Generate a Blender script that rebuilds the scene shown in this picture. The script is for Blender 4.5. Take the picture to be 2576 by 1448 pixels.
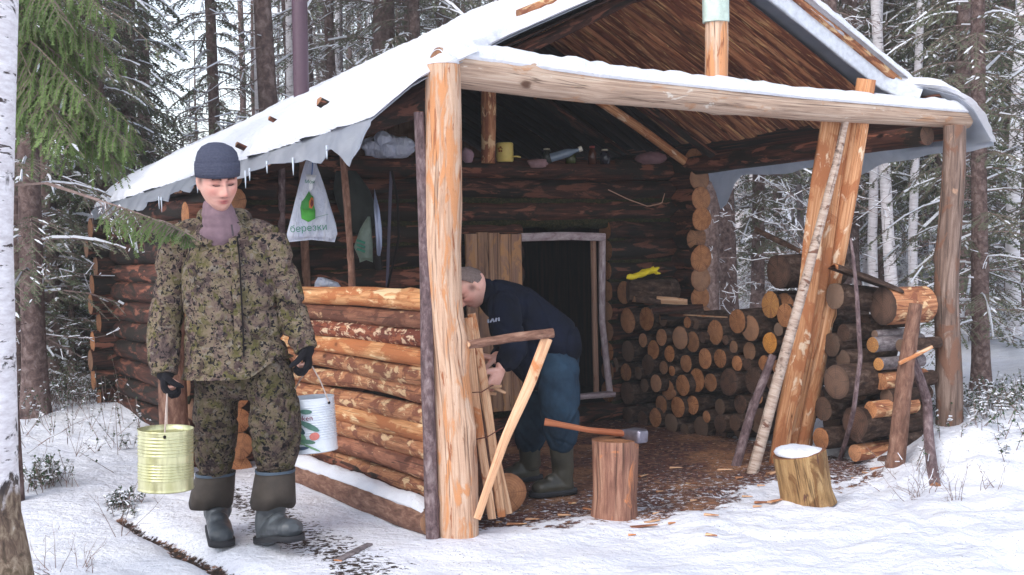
import bpy, math, random
import numpy as np
from mathutils import Vector, Matrix
random.seed(7); RNG = np.random.default_rng(11)
SC = bpy.context.scene
COL = SC.collection
for _o in list(bpy.data.objects): bpy.data.objects.remove(_o)
# ------------------------------------------------------------------ camera
FPX = 3200.0; CX, CY = 1288.0, 724.0; CAMH = 1.40
PITCH = math.atan(134/3200.0); ROLL = math.radians(1.2)
FWD = np.array([0, math.cos(PITCH), -math.sin(PITCH)])
_r0 = np.array([1.0, 0, 0]); _u0 = np.array([0, math.sin(PITCH), math.cos(PITCH)])
RGT = math.cos(ROLL)*_r0 - math.sin(ROLL)*_u0
UPV = math.sin(ROLL)*_r0 + math.cos(ROLL)*_u0
CAMP = np.array([0, 0, CAMH])
cd = bpy.data.cameras.new("camera"); cam = bpy.data.objects.new("camera", cd); COL.objects.link(cam)
cd.sensor_width = 36; cd.lens = 36*FPX/2576.0; cd.clip_start = .05; cd.clip_end = 2000
M = Matrix(((RGT[0], UPV[0], -FWD[0], 0), (RGT[1], UPV[1], -FWD[1], 0), (RGT[2], UPV[2], -FWD[2], CAMH), (0, 0, 0, 1)))
cam.matrix_world = M
SC.camera = cam
# ------------------------------------------------------------------ world, sun, exposure
SUN_EL, SUN_AZ = math.radians(44), math.radians(215)
w = bpy.data.worlds.new("World"); SC.world = w; w.use_nodes = True
nt = w.node_tree; bg = nt.nodes['Background']
sky = nt.nodes.new('ShaderNodeTexSky'); sky.sky_type = 'NISHITA'; sky.sun_disc = False
sky.sun_elevation = SUN_EL; sky.sun_rotation = SUN_AZ
sky.air_density = 1.0; sky.dust_density = 0.8; sky.ozone_density = .8
hs = nt.nodes.new('ShaderNodeHueSaturation'); hs.inputs['Saturation'].default_value = .48
nt.links.new(sky.outputs[0], hs.inputs['Color']); nt.links.new(hs.outputs[0], bg.inputs[0])
bg.inputs[1].default_value = .15
sd = bpy.data.lights.new("sun", 'SUN'); sd.energy = .95; sd.angle = math.radians(35); sd.color = (1, .96, .9)
sun = bpy.data.objects.new("sun", sd); COL.objects.link(sun)
_sv = Vector((math.sin(SUN_AZ)*math.cos(SUN_EL), math.cos(SUN_AZ)*math.cos(SUN_EL), math.sin(SUN_EL)))
sun.rotation_euler = _sv.to_track_quat('Z', 'Y').to_euler()
SC.view_settings.view_transform = 'Standard'; SC.view_settings.look = 'None'
SC.view_settings.exposure = 1.20; SC.view_settings.gamma = 1.0
SC.cycles.max_bounces = 6; SC.cycles.diffuse_bounces = 3; SC.cycles.transparent_max_bounces = 12
SC.cycles.use_adaptive_sampling = True; SC.cycles.adaptive_threshold = .02
SC.cycles.use_denoising = True
# ------------------------------------------------------------------ frames of reference
OX, OY = -.255, 5.92; US = np.array([.861, .508, 0]); UV_ = np.array([-.508, .861, 0])
def A(*a): return np.array(a, float)
def G(s, v, z): return A(OX, OY, 0) + US*s + UV_*v + A(0, 0, z)
def ray(x, y): return FWD*FPX + RGT*(x-CX) - UPV*(y-CY)
def PY(x, y, Y): d = ray(x, y); return CAMP + d*(Y/d[1])
def PZ(x, y, z=0.): d = ray(x, y); return CAMP + d*((z-CAMH)/d[2])
def _pl(x, y, n, off):
    d = ray(x, y); o = A(OX, OY, 0); t = (off - np.dot(CAMP-o, n))/np.dot(d, n); return CAMP + d*t
def PV(x, y, v): return _pl(x, y, UV_, v)
def PS(x, y, s): return _pl(x, y, US, s)
def SV(p): q = np.asarray(p)-A(OX, OY, 0); return q@US, q@UV_
def nrm(a): a = np.asarray(a, float); return a/max(np.linalg.norm(a), 1e-9)
def sm(t): t = np.clip(t, 0, 1); return t*t*(3-2*t)
# ------------------------------------------------------------------ noise
def _h(i, j, k, s):
    n = (i*374761393 + j*668265263 + k*2147483647 + s*974634777) & 0xffffffff
    n = ((n ^ (n >> 13))*1274126177) & 0xffffffff; n = n ^ (n >> 16)
    return (n & 0xffff)/32767.5-1
def vn(p, s=0):
    p = np.asarray(p, float); f = np.floor(p); t = p-f; t = t*t*(3-2*t); i = f.astype(np.int64)
    r = 0
    for a in (0, 1):
        for b in (0, 1):
            for c in (0, 1):
                wgt = (t[..., 0] if a else 1-t[..., 0])*(t[..., 1] if b else 1-t[..., 1])*(t[..., 2] if c else 1-t[..., 2])
                r = r + wgt*_h(i[..., 0]+a, i[..., 1]+b, i[..., 2]+c, s)
    return r
def fbm(p, s=0, o=3):
    r = 0; a = 1.0; p = np.asarray(p, float)
    for k in range(o): r = r + a*vn(p*2**k, s+k*17); a *= .5
    return r/1.75
# ------------------------------------------------------------------ ground height
_D0, _D1 = PZ(285, 1285), PZ(640, 1470)
def gz(x, y):
    x = np.asarray(x, float); y = np.asarray(y, float)
    z = .24*sm((x-1.95)/.75)*sm((y-6.5)/1.0) + .10*sm((x-2.9)/2)*sm((y-5)/3)
    z = z + .022*np.clip(y-10, 0, 14) + .045*np.clip(y-24, 0, 60) + .05*sm((x-3)/6)*np.clip(y-9, 0, 20)*.5
    p = np.stack([x, y, np.zeros_like(x)], -1)
    q = p - A(OX, OY, 0); s = q@US; v = q@UV_
    ins = sm((s+.25)/.25)*sm((3.5-s)/.3)*sm((v+.05)/.25)*sm((5.5-v)/.2)
    tr = sm((x-.1)/1.2)*sm((8.5-y)/1.5); n = .045*fbm(p*.9, 3, 2) + .022*fbm(p*3.3, 5, 3) + tr*(.055*np.abs(fbm(p*3.6, 6, 2))-.030*np.exp(-(fbm(p*2.3, 16, 2)/.12)**2)+.015*fbm(p*11, 26, 3))
    z = z + n*(1-.75*ins)*sm((np.hypot(x+.9, y-5.8)-.3)/.6*.5+.5)
    d = (_D1-_D0)[:2]; L = np.hypot(*d); d = d/L; e = p[..., :2]-_D0[:2]
    al = e@d; pe = e@A(-d[1], d[0]); pe = pe+.05*vn(p*3, 9)
    z = z - .07*np.exp(-(pe/.07)**2)*sm((al+.1)/.3)*sm((L+1.2-al)/.4)
    z = z + .10*np.exp(-((x+3.0)**2+(y-10.2)**2)/.9)
    return z
def GP(x, y):                      # a pixel's point on the ground
    z = 0.
    for _ in range(8):
        p = PZ(x, y, z); z = float(gz(p[0], p[1]))
    return A(p[0], p[1], z)
# ------------------------------------------------------------------ mesh builder
class MB:
    def __init__(s): s.v = []; s.n = 0; s.f = []; s.r = []
    def add(s, V, F, uv=None, mat=0, rnd=.5):
        V = np.asarray(V, float).reshape(-1, 3); F = np.asarray(F, int)
        if uv is None: uv = np.zeros(F.shape+(2,))
        s.v.append(V); s.f.append((F+s.n, uv, mat)); s.r.append(np.full(len(V), rnd) if np.isscalar(rnd) else rnd); s.n += len(V)
    def mesh(s, name, mats=(), smooth=True, off=None):
        V = np.concatenate(s.v)
        if off is not None: V = V-off
        me = bpy.data.meshes.new(name)
        nl = sum(F.size for F, _, _ in s.f); nf = sum(len(F) for F, _, _ in s.f)
        me.vertices.add(len(V)); me.vertices.foreach_set('co', V.astype(np.float32).ravel())
        me.loops.add(nl); me.polygons.add(nf)
        me.loops.foreach_set('vertex_index', np.concatenate([F.ravel() for F, _, _ in s.f]).astype(np.int32))
        cnt = np.concatenate([np.full(len(F), F.shape[1]) for F, _, _ in s.f])
        me.polygons.foreach_set('loop_start', (np.cumsum(cnt)-cnt).astype(np.int32))
        me.polygons.foreach_set('material_index', np.concatenate([np.full(len(F), m) for F, _, m in s.f]).astype(np.int32))
        me.polygons.foreach_set('use_smooth', np.full(nf, smooth))
        me.update(calc_edges=True)
        l = me.uv_layers.new(name='UVMap'); l.data.foreach_set('uv', np.concatenate([u.reshape(-1, 2) for _, u, _ in s.f]).astype(np.float32).ravel())
        at = me.attributes.new('rnd', 'FLOAT', 'POINT'); at.data.foreach_set('value', np.concatenate(s.r).astype(np.float32))
        me.validate(clean_customdata=False)
        for m in mats: me.materials.append(m)
        return me
def wloc(o):
    p = A(0, 0, 0)
    while o is not None: p = p+np.array(o.location); o = o.parent
    return p
def tag(o, label=None, cat=None, group=None, kind=None):
    if label: o['label'] = label
    if cat: o['category'] = cat
    if group: o['group'] = group
    if kind: o['kind'] = kind
    return o
def root(name, loc, label, cat, group=None, rz=0):
    o = bpy.data.objects.new(name, None); COL.objects.link(o); o.empty_display_size = .1
    o.location = [float(t) for t in loc]; o.rotation_euler[2] = rz
    return tag(o, label, cat, group)
def obj(name, mb, mats, parent=None, smooth=True, loc=None, **kw):
    off = wloc(parent) if parent is not None else A(0, 0, 0)
    if loc is not None: off = np.asarray(loc, float) if parent is None else off
    me = mb.mesh(name, mats if isinstance(mats, (list, tuple)) else [mats], smooth, off) if isinstance(mb, MB) else mb
    o = bpy.data.objects.new(name, me); COL.objects.link(o)
    if parent is not None: o.parent = parent
    elif loc is not None: o.location = [float(t) for t in loc]
    return tag(o, **kw)
def dup(r, loc=None, rz=None, scale=None, label=None):
    c = r.copy(); COL.objects.link(c)
    for ch in r.children:
        d = ch.copy(); COL.objects.link(d); d.parent = c
        for g in ch.children:
            e = g.copy(); COL.objects.link(e); e.parent = d
    if loc is not None: c.location = [float(t) for t in loc]
    if rz is not None: c.rotation_euler[2] = rz
    if scale is not None: c.scale = (scale,)*3 if np.isscalar(scale) else scale
    if label: c['label'] = label
    return c
def resample(P, step):
    P = np.asarray(P, float); d = np.r_[0, np.cumsum(np.linalg.norm(np.diff(P, axis=0), axis=1))]
    n = max(2, int(d[-1]/step)+1); t = np.linspace(0, d[-1], n)
    return np.stack([np.interp(t, d, P[:, k]) for k in range(3)], 1), t/d[-1], d/d[-1]
def frames(P, up=None):
    T = np.gradient(P, axis=0); T /= np.linalg.norm(T, axis=1)[:, None]+1e-12
    u = A(0, 0, 1) if up is None else nrm(up)
    if abs(T[0]@u) > .93: u = A(1, 0, 0) if up is None else u+A(.1, .2, .05)
    B = np.empty_like(P); Nn = np.empty_like(P); cur = u
    for i in range(len(P)):
        cur = nrm(cur-T[i]*(cur@T[i])); Nn[i] = cur; B[i] = np.cross(T[i], cur)
    return T, B, Nn       # B sideways, N up-ish
def sweep(mb, P, R, seg=12, mat=0, cap=1, up=None, jit=0., jf=4., rnd=None, sec=None, step=.12, fuse=False, seed=None, knots=0, bend=0.):
    """R: scalar / list of scalars / list of (rx, ry) along P (interpolated by length); sec: closed section (k,2)"""
    P0 = np.asarray(P, float); Rr = np.asarray(R, float)
    P, t, td = resample(P0, step)
    if Rr.ndim == 0: Rr = np.full((len(P0), 2), float(Rr))
    elif Rr.ndim == 1: Rr = np.stack([Rr, Rr], 1)
    if len(Rr) != len(P0): td = np.linspace(0, 1, len(Rr))
    rx = np.interp(t, td, Rr[:, 0]); ry = np.interp(t, td, Rr[:, 1])
    seed = random.randrange(1 << 20) if seed is None else seed
    rnd = random.random() if rnd is None else rnd
    T, B, Nn = frames(P, up)
    if bend:
        L = np.linalg.norm(P[-1]-P[0]); o = A(seed*.37, seed*.11, 0)
        q = np.stack([t*L*.9, t*0, t*0], 1)
        e = np.sin(np.pi*np.clip(t, 0, 1))
        P = P + B*(bend*e*vn(q+o, 1))[:, None] + Nn*(bend*e*vn(q+o, 2))[:, None]
    if sec is None:
        a = np.linspace(0, 2*np.pi, seg, endpoint=False); sec = np.stack([np.cos(a), np.sin(a)], 1)
    sec = np.asarray(sec, float); k = len(sec); m = len(P)
    per = np.r_[0, np.cumsum(np.linalg.norm(np.diff(np.r_[sec, sec[:1]], axis=0), axis=1))]
    V = P[:, None]+B[:, None]*(sec[None, :, 0]*rx[:, None])[..., None]+Nn[:, None]*(sec[None, :, 1]*ry[:, None])[..., None]
    if jit:
        sp = np.stack(np.broadcast_arrays(sec[None, :, 0]*1.3+seed % 97, sec[None, :, 1]*1.3, (t*np.linalg.norm(P[-1]-P[0])*jf)[:, None]), -1)
        dn = fbm(sp, seed % 1000, 3)*jit
        for _ in range(knots):
            ti, ai = random.uniform(.05, .95), random.randrange(k)
            da = np.abs((np.arange(k)-ai+k/2) % k-k/2)/k*6.28
            dn = dn + .22*np.exp(-((t[:, None]-ti)*np.linalg.norm(P[-1]-P[0])/(rx.mean()*.6))**2-(da[None]/.35)**2)
        C = V-P[:, None]; V = P[:, None]+C*(1+dn[..., None])
    i = np.arange(m-1)[:, None]; j = np.arange(k)[None]; j1 = (j+1) % k
    F = np.stack(np.broadcast_arrays(i*k+j, i*k+j1, (i+1)*k+j1, (i+1)*k+j), -1).reshape(-1, 4)
    Lm = t*np.sum(np.linalg.norm(np.diff(P, axis=0), axis=1)); rm = (rx.mean()+ry.mean())/2
    uo = (seed % 100)*.31
    U = np.stack(np.broadcast_arrays(per[j]*rm+uo, Lm[i]+uo), -1); U1 = np.stack(np.broadcast_arrays(per[j+1]*rm+uo, Lm[i]+uo), -1)
    U2 = np.stack(np.broadcast_arrays(per[j+1]*rm+uo, Lm[i+1]+uo), -1); U3 = np.stack(np.broadcast_arrays(per[j]*rm+uo, Lm[i+1]+uo), -1)
    mb.add(V.reshape(-1, 3), F, np.stack([U, U1, U2, U3], 2).reshape(-1, 4, 2), mat, rnd)
    if cap is not None:
        base = mb.n-m*k
        for e, flip in ((0, True), (m-1, False)):
            ring = V[e]; c = ring.mean(0); js = np.arange(k)
            lu = sec*A(rx[e], ry[e])
            if fuse:
                mb.add([c], np.zeros((0, 3), int), np.zeros((0, 3, 2)), mat, rnd); ci = mb.n-1
                F = np.stack([base+e*k+js, base+e*k+(js+1) % k, np.full(k, ci)], 1)-mb.n
                if flip: F = F[:, ::-1]
                s_ = mb; s_.f.append((F+mb.n, np.zeros((k, 3, 2)), mat))
            else:
                # rounded edge: an inner ring then the centre
                inr = c+(ring-c)*.93+T[e]*(-1 if flip else 1)*rm*.03
                VV = np.r_[ring, inr, [c+T[e]*(-1 if flip else 1)*rm*.03]]
                F4 = np.stack([js, (js+1) % k, k+(js+1) % k, k+js], 1); F3 = np.stack([k+js, k+(js+1) % k, np.full(k, 2*k)], 1)
                l2 = np.r_[lu, lu*.93, [[0, 0]]]
                if flip: F4 = F4[:, ::-1]; F3 = F3[:, ::-1]
                n0 = mb.n
                mb.add(VV, F4, l2[F4], cap, rnd); mb.f.append((F3+n0, l2[F3], cap))
    return P
RECT = [(-1, -.8), (-.8, -1), (.8, -1), (1, -.8), (1, .8), (.8, 1), (-.8, 1), (-1, .8)]
HALF = [(math.cos(a), math.sin(a)*.9) for a in np.linspace(math.pi, 2*math.pi, 8)]+[(.5, .12), (-.5, .12)]
def grid(mb, Pg, uv=None, mat=0, rnd=.5, closed_u=False):
    Pg = np.asarray(Pg, float); m, n = Pg.shape[:2]
    i = np.arange(m-1)[:, None]; nn = n if closed_u else n-1; j = np.arange(nn)[None]; j1 = (j+1) % n
    F = np.stack(np.broadcast_arrays(i*n+j, i*n+j1, (i+1)*n+j1, (i+1)*n+j), -1).reshape(-1, 4)
    if uv is None:
        a = np.linspace(0, 1, m)[:, None]; b = np.linspace(0, 1, n)[None]; uv = np.stack(np.broadcast_arrays(b, a), -1)
    mb.add(Pg.reshape(-1, 3), F, uv.reshape(-1, 2)[F], mat, rnd)
def slab(mb, top, bot, mat=0, uv=None, rnd=.5):
    """closed solid between two grids"""
    m, n = top.shape[:2]
    grid(mb, top, uv, mat, rnd); grid(mb, bot[:, ::-1], None if uv is None else uv[:, ::-1], mat, rnd)
    for a, b in ((top[0], bot[0]), (bot[-1], top[-1]), (bot[:, 0], top[:, 0]), (top[:, -1], bot[:, -1])):
        grid(mb, np.stack([b, a]), None, mat, rnd)
def lathe(mb, prof, c, mat=0, seg=28, ax=None, wob=0, rnd=.5, closed=False):
    prof = np.asarray(prof, float); a = np.linspace(0, 2*np.pi, seg, endpoint=False)
    R = np.eye(3) if ax is None else np.array(Vector((0, 0, 1)).rotation_difference(Vector(nrm(ax))).to_matrix())
    V = np.stack([prof[:, :1]*np.cos(a), prof[:, :1]*np.sin(a), np.broadcast_to(prof[:, 1:], (len(prof), seg))], -1)
    Lp = np.r_[0, np.cumsum(np.linalg.norm(np.diff(prof, axis=0), axis=1))]
    uv = np.stack(np.broadcast_arrays(a[None]/6.2832, prof[:, 1:]), -1)
    uvc = np.concatenate([uv, np.broadcast_to(np.stack([np.ones(len(prof)), prof[:, 1]], -1)[:, None], (len(prof), 1, 2))], 1)
    m, n = V.shape[:2]; i = np.arange(m-1)[:, None]; j = np.arange(n)[None]; j1 = (j+1) % n
    F = np.stack(np.broadcast_arrays(i*n+j, i*n+j1, (i+1)*n+j1, (i+1)*n+j), -1).reshape(-1, 4)
    Uq = np.stack([uvc[:-1, :-1], uvc[:-1, 1:], uvc[1:, 1:], uvc[1:, :-1]], 2).reshape(-1, 4, 2)
    mb.add(V.reshape(-1, 3)@R.T+np.asarray(c), F, Uq, mat, rnd)
def ellip(mb, c, r, R=None, n=14, mat=0, rnd=.5):
    a = np.linspace(0, 2*np.pi, 2*n, endpoint=False); b = np.linspace(-np.pi/2, np.pi/2, n+1)[1:-1]
    V = np.stack([np.cos(b)[:, None]*np.cos(a), np.cos(b)[:, None]*np.sin(a), np.broadcast_to(np.sin(b)[:, None], (n-1, 2*n))], -1).reshape(-1, 3)
    V = np.r_[V, [[0, 0, -1], [0, 0, 1]]]*np.asarray(r, float)
    if R is not None: V = V@np.asarray(R).T
    k = 2*n; i = np.arange(n-2)[:, None]; j = np.arange(k)[None]; j1 = (j+1) % k
    F = np.stack(np.broadcast_arrays(i*k+j, i*k+j1, (i+1)*k+j1, (i+1)*k+j), -1).reshape(-1, 4)
    n0 = mb.n; mb.add(V+np.asarray(c), F, None, mat, rnd); j = np.arange(k); N0 = (n-1)*k
    F3 = np.r_[np.stack([(j+1) % k, j, np.full(k, N0)], 1), np.stack([(n-2)*k+j, (n-2)*k+(j+1) % k, np.full(k, N0+1)], 1)]
    mb.f.append((F3+n0, np.zeros((len(F3), 3, 2)), mat))
def limb(mb, pts, R, seg=20, up=None):
    """closed capsule chain for fusing; R: list of radius or (side, up) pairs"""
    R = [(r, r) if np.isscalar(r) else r for r in R]; pts = [np.asarray(p, float) for p in pts]
    a, b = nrm(pts[0]-pts[1]), nrm(pts[-1]-pts[-2]); r0, r1 = min(R[0]), min(R[-1])
    P = [pts[0]+a*r0*.85, pts[0]+a*r0*.55]+pts+[pts[-1]+b*r1*.55, pts[-1]+b*r1*.85]
    RR = [(R[0][0]*.4, R[0][1]*.4), (R[0][0]*.8, R[0][1]*.8)]+R+[(R[-1][0]*.8, R[-1][1]*.8), (R[-1][0]*.4, R[-1][1]*.4)]
    sweep(mb, P, RR, seg=seg, fuse=True, step=.02, up=up, seed=1)
def fuse(mb, voxel, smooth=2, dec=None):
    me = mb.mesh('tmp'); o = bpy.data.objects.new('tmp', me); COL.objects.link(o)
    r = o.modifiers.new('r', 'REMESH'); r.mode = 'VOXEL'; r.voxel_size = voxel; r.use_smooth_shade = True
    if smooth:
        s_ = o.modifiers.new('s', 'SMOOTH'); s_.factor = .5; s_.iterations = smooth
    dg = bpy.context.evaluated_depsgraph_get(); out = bpy.data.meshes.new_from_object(o.evaluated_get(dg))
    bpy.data.objects.remove(o); bpy.data.meshes.remove(me)
    return out
def gv(me):
    a = np.empty(len(me.vertices)*3, np.float32); me.vertices.foreach_get('co', a); return a.reshape(-1, 3).astype(float)
def gn(me):
    a = np.empty(len(me.vertices)*3, np.float32); me.vertices.foreach_get('normal', a); return a.reshape(-1, 3).astype(float)
def sv_(me, V): me.vertices.foreach_set('co', V.astype(np.float32).ravel()); me.update()
def fuseobj(name, mb, voxel, smooth, mats, parent, disp=None, color=None, **kw):
    me = fuse(mb, voxel, smooth); V = gv(me)
    if disp is not None: V = V+gn(me)*disp(V)[:, None]
    if color is not None:
        at = me.color_attributes.new('tint', 'FLOAT_COLOR', 'POINT'); at.data.foreach_set('color', color(V).astype(np.float32).ravel())
    V = V-(wloc(parent) if parent is not None else 0); sv_(me, V)
    me.name = name; me.materials.clear()
    for m in (mats if isinstance(mats, (list, tuple)) else [mats]): me.materials.append(m)
    me.polygons.foreach_set('use_smooth', np.full(len(me.polygons), True)); me.polygons.foreach_set('material_index', np.zeros(len(me.polygons), np.int32))
    o = bpy.data.objects.new(name, me); COL.objects.link(o); o.parent = parent
    return tag(o, **kw)
def textmesh(body, size, depth=.0008):
    cu = bpy.data.curves.new('t', 'FONT'); cu.body = body; cu.size = size; cu.extrude = depth; cu.align_x = 'CENTER'; cu.resolution_u = 3
    o = bpy.data.objects.new('t', cu); COL.objects.link(o)
    dg = bpy.context.evaluated_depsgraph_get(); me = bpy.data.meshes.new_from_object(o.evaluated_get(dg))
    bpy.data.objects.remove(o); return me
def meshobj(name, me, mats, parent, fn, **kw):
    V = fn(gv(me)); sv_(me, V-wloc(parent)); me.name = name; me.materials.clear()
    for m in (mats if isinstance(mats, (list, tuple)) else [mats]): me.materials.append(m)
    o = bpy.data.objects.new(name, me); COL.objects.link(o); o.parent = parent; return tag(o, **kw)
# ------------------------------------------------------------------ materials
def C(r, g, b):
    f = lambda c: (c/255/12.92 if c/255 <= .04045 else ((c/255+.055)/1.055)**2.4)
    return (f(r), f(g), f(b), 1)
class NT:
    def __init__(s, name, rough=.8, spec=.3):
        s.m = bpy.data.materials.new(name); s.m.use_nodes = True; s.t = s.m.node_tree
        s.b = s.t.nodes['Principled BSDF']; s.out = s.t.nodes['Material Output']
        s.b.inputs['Roughness'].default_value = rough; s.b.inputs['Specular IOR Level'].default_value = spec
    def n(s, typ, ins=None, **pr):
        nd = s.t.nodes.new('ShaderNode'+typ)
        for k, v in pr.items(): setattr(nd, k, v)
        for k, v in (ins or {}).items(): s.set(nd.inputs[k], v)
        return nd
    def set(s, sock, v):
        if isinstance(v, bpy.types.NodeSocket): s.t.links.new(v, sock)
        else: sock.default_value = v
    def attr(s, name, out='Fac'): return s.n('Attribute', attribute_name=name).outputs[out]
    def co(s, kind='UV'): return s.n('TexCoord').outputs[kind]
    def mapv(s, vec, sc=(1, 1, 1), off=None):
        m = s.n('Mapping', {'Vector': vec, 'Scale': sc})
        if off is not None: s.set(m.inputs['Location'], off)
        return m.outputs[0]
    def noise(s, vec, sc=5., det=4., ro=.6, di=0., out='Fac'):
        return s.n('TexNoise', {'Vector': vec, 'Scale': sc, 'Detail': det, 'Roughness': ro, 'Distortion': di}).outputs[out]
    def ramp(s, f, stops, interp='LINEAR'):
        r = s.n('ValToRGB', {0: f}); e = r.color_ramp; e.interpolation = interp
        while len(e.elements) < len(stops): e.elements.new(.5)
        for el, (p, c) in zip(e.elements, stops): el.position = p; el.color = c if not np.isscalar(c) else (c, c, c, 1)
        return r.outputs[0]
    def mix(s, f, a, b, mode='MIX'):
        m = s.n('Mix', data_type='RGBA', blend_type=mode); s.set(m.inputs[0], f); s.set(m.inputs[6], a); s.set(m.inputs[7], b); return m.outputs[2]
    def math(s, op, a, b=0., c=0.): return s.n('Math', {0: a, 1: b, 2: c}, operation=op).outputs[0]
    def bump(s, h, st=.5, d=.01, nor=None):
        b = s.n('Bump', {'Strength': st, 'Distance': d, 'Height': h})
        if nor is not None: s.set(b.inputs['Normal'], nor)
        s.set(s.b.inputs['Normal'], b.outputs[0]); return b.outputs[0]
    def rv(s, k=17.): # random offset vector per log
        r = s.attr('rnd'); c = s.n('CombineXYZ', {0: s.math('MULTIPLY', r, k), 1: s.math('MULTIPLY', r, k*1.7), 2: s.math('MULTIPLY', r, k*.6)}); return c.outputs[0]
    def col(s, c): s.set(s.b.inputs['Base Color'], c); return s
def m_wood(name, stops, patch=None, pt=.55, patch2=None, pt2=.62, streak=(70, 5), var=.35, bump=.5, rough=.78, pscale=(9, 4), bd=.006):
    t = NT(name, rough); uv = t.co('UV'); off = t.rv()
    st = t.noise(t.mapv(uv, (streak[0], streak[1], 1), off), 1., 5., .65, .6)
    c = t.ramp(st, [(.28, stops[0]), (.5, stops[1]), (.72, stops[2])])
    h = st
    if patch is not None:
        pn = t.noise(t.mapv(uv, (pscale[0], pscale[1], 1), off), 1., 6., .62, .9)
        f = t.ramp(pn, [(pt-.03, 0), (pt+.03, 1)]); c = t.mix(f, c, patch); h = t.math('ADD', st, t.math('MULTIPLY', f, -.6))
    if patch2 is not None:
        pn = t.noise(t.mapv(uv, (pscale[0]*1.9, pscale[1]*1.6, 1), off), 1., 6., .6, .5)
        c = t.mix(t.ramp(pn, [(pt2-.02, 0), (pt2+.03, 1)]), c, patch2)
    cr = t.noise(t.mapv(uv, (streak[0]*2.2, streak[1]*.5, 1), off), 1., 2., .5)
    c = t.mix(t.ramp(cr, [(.62, 0), (.70, .75)]), c, (stops[0][0]*.35, stops[0][1]*.35, stops[0][2]*.35, 1))
    vk = t.n('TexVoronoi', {'Vector': t.n('VectorMath', {0: t.mapv(uv, (4.2, 2.6, 1), off), 1: t.n('CombineXYZ', {0: t.math('MULTIPLY', st, .12), 1: t.math('MULTIPLY', st, .12)}).outputs[0]}, operation='ADD').outputs[0], 'Scale': 1.}).outputs['Distance']
    kn = t.ramp(vk, [(.045, 1), (.07, .75), (.085, .25), (.13, 0)]); c = t.mix(kn, c, (stops[0][0]*.5, stops[0][1]*.4, stops[0][2]*.35, 1)); h = t.math('SUBTRACT', h, t.math('MULTIPLY', kn, .5))
    ck = t.noise(t.mapv(uv, (38, .9, 1), off), 1., 3., .5, .3); ckm = t.ramp(ck, [(.655, 0), (.672, .85), (.69, 0)]); c = t.mix(ckm, c, (stops[0][0]*.3, stops[0][1]*.25, stops[0][2]*.22, 1)); h = t.math('SUBTRACT', h, ckm)
    k = t.math('MULTIPLY_ADD', t.n('TexWhiteNoise', {'W': t.attr('rnd')}, noise_dimensions='1D').outputs[0], var, 1-var/2)
    c = t.mix(1., c, t.n('CombineColor', {0: k, 1: k, 2: k}).outputs[0], 'MULTIPLY')
    t.col(c); t.bump(h, bump, bd); return t.m
def m_end(name, a, b, dark, sc=160):
    t = NT(name, .85); uv = t.co('UV'); off = t.rv(3.)
    L = t.n('VectorMath', {0: uv}, operation='LENGTH').outputs['Value']
    n1 = t.noise(uv, 30., 3.)
    r = t.math('SINE', t.math('MULTIPLY', t.math('ADD', L, t.math('MULTIPLY', n1, .01)), sc*3.))
    c = t.mix(t.ramp(r, [(.0, 0), (1, .8)]), a, b)
    n2 = t.noise(t.mapv(uv, (1, 1, 1), off), 22., 5.)
    c = t.mix(t.ramp(n2, [(.45, 0), (.75, .8)]), c, dark)
    an = t.n('TexGradient', {'Vector': uv}, gradient_type='RADIAL').outputs['Fac']
    cr = t.noise(t.n('CombineXYZ', {0: t.math('MULTIPLY', an, 22.), 1: t.attr('rnd')}).outputs[0], 1.6, 2.)
    c = t.mix(t.ramp(cr, [(.60, 0), (.63, .85)]), c, dark)
    gy = t.n('TexWhiteNoise', {'W': t.math('MULTIPLY', t.attr('rnd'), 7.3)}, noise_dimensions='1D').outputs[0]; c = t.mix(t.ramp(gy, [(.4, 0), (.95, .65)]), c, C(132, 108, 92))
    ed = t.ramp(t.math('ADD', L, t.math('MULTIPLY', n1, .03)), [(.085, 0), (.115, .5)]); c = t.mix(ed, c, dark)
    k = t.math('MULTIPLY_ADD', t.n('TexWhiteNoise', {'W': t.attr('rnd')}, noise_dimensions='1D').outputs[0], .7, .62)
    c = t.mix(1., c, t.n('CombineColor', {0: k, 1: k, 2: k}).outputs[0], 'MULTIPLY')
    t.col(c); t.bump(n2, .3, .004); return t.m
def m_bark(name, a, b, c3, sc=(30, 9), bump=1., snow=0.):
    t = NT(name, .9, .2); uv = t.co('UV'); off = t.rv()
    n = t.noise(t.mapv(uv, (sc[0], sc[1], 1), off), 1., 8., .7, .4); n2 = t.noise(t.mapv(uv, (sc[0]/5, sc[1]/3, 1), off), 1., 4., .6)
    c = t.ramp(n, [(.3, a), (.5, b), (.72, c3)]); c = t.mix(t.ramp(n2, [(.5, 0), (.75, .6)]), c, a)
    t.col(c); t.bump(n, bump, .012); return t.m
def m_flat(name, c, rough=.7, spec=.3, n=.15, sc=30, metal=0):
    t = NT(name, rough, spec); nn = t.noise(t.co('Object'), sc, 4.)
    lo = tuple(x*(1-n) for x in c[:3])+(1,); hi = tuple(min(1, x*(1+n)) for x in c[:3])+(1,)
    t.col(t.ramp(nn, [(.3, lo), (.7, hi)])); t.b.inputs['Metallic'].default_value = metal; t.bump(nn, .15, .003); return t.m
MT = {}
MT['post'] = m_wood('peeled_pine', (C(150, 114, 92), C(206, 168, 142), C(220, 192, 170)), patch=C(208, 146, 102), pt=.55, patch2=C(158, 98, 66), pt2=.62, streak=(60, 3.5), bump=.6, pscale=(16, 3))
MT['beam'] = m_wood('weathered_beam', (C(134, 108, 92), C(190, 162, 142), C(210, 190, 172)), patch=C(186, 144, 114), pt=.6, patch2=C(218, 206, 194), pt2=.68, streak=(70, 2.5))
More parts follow.
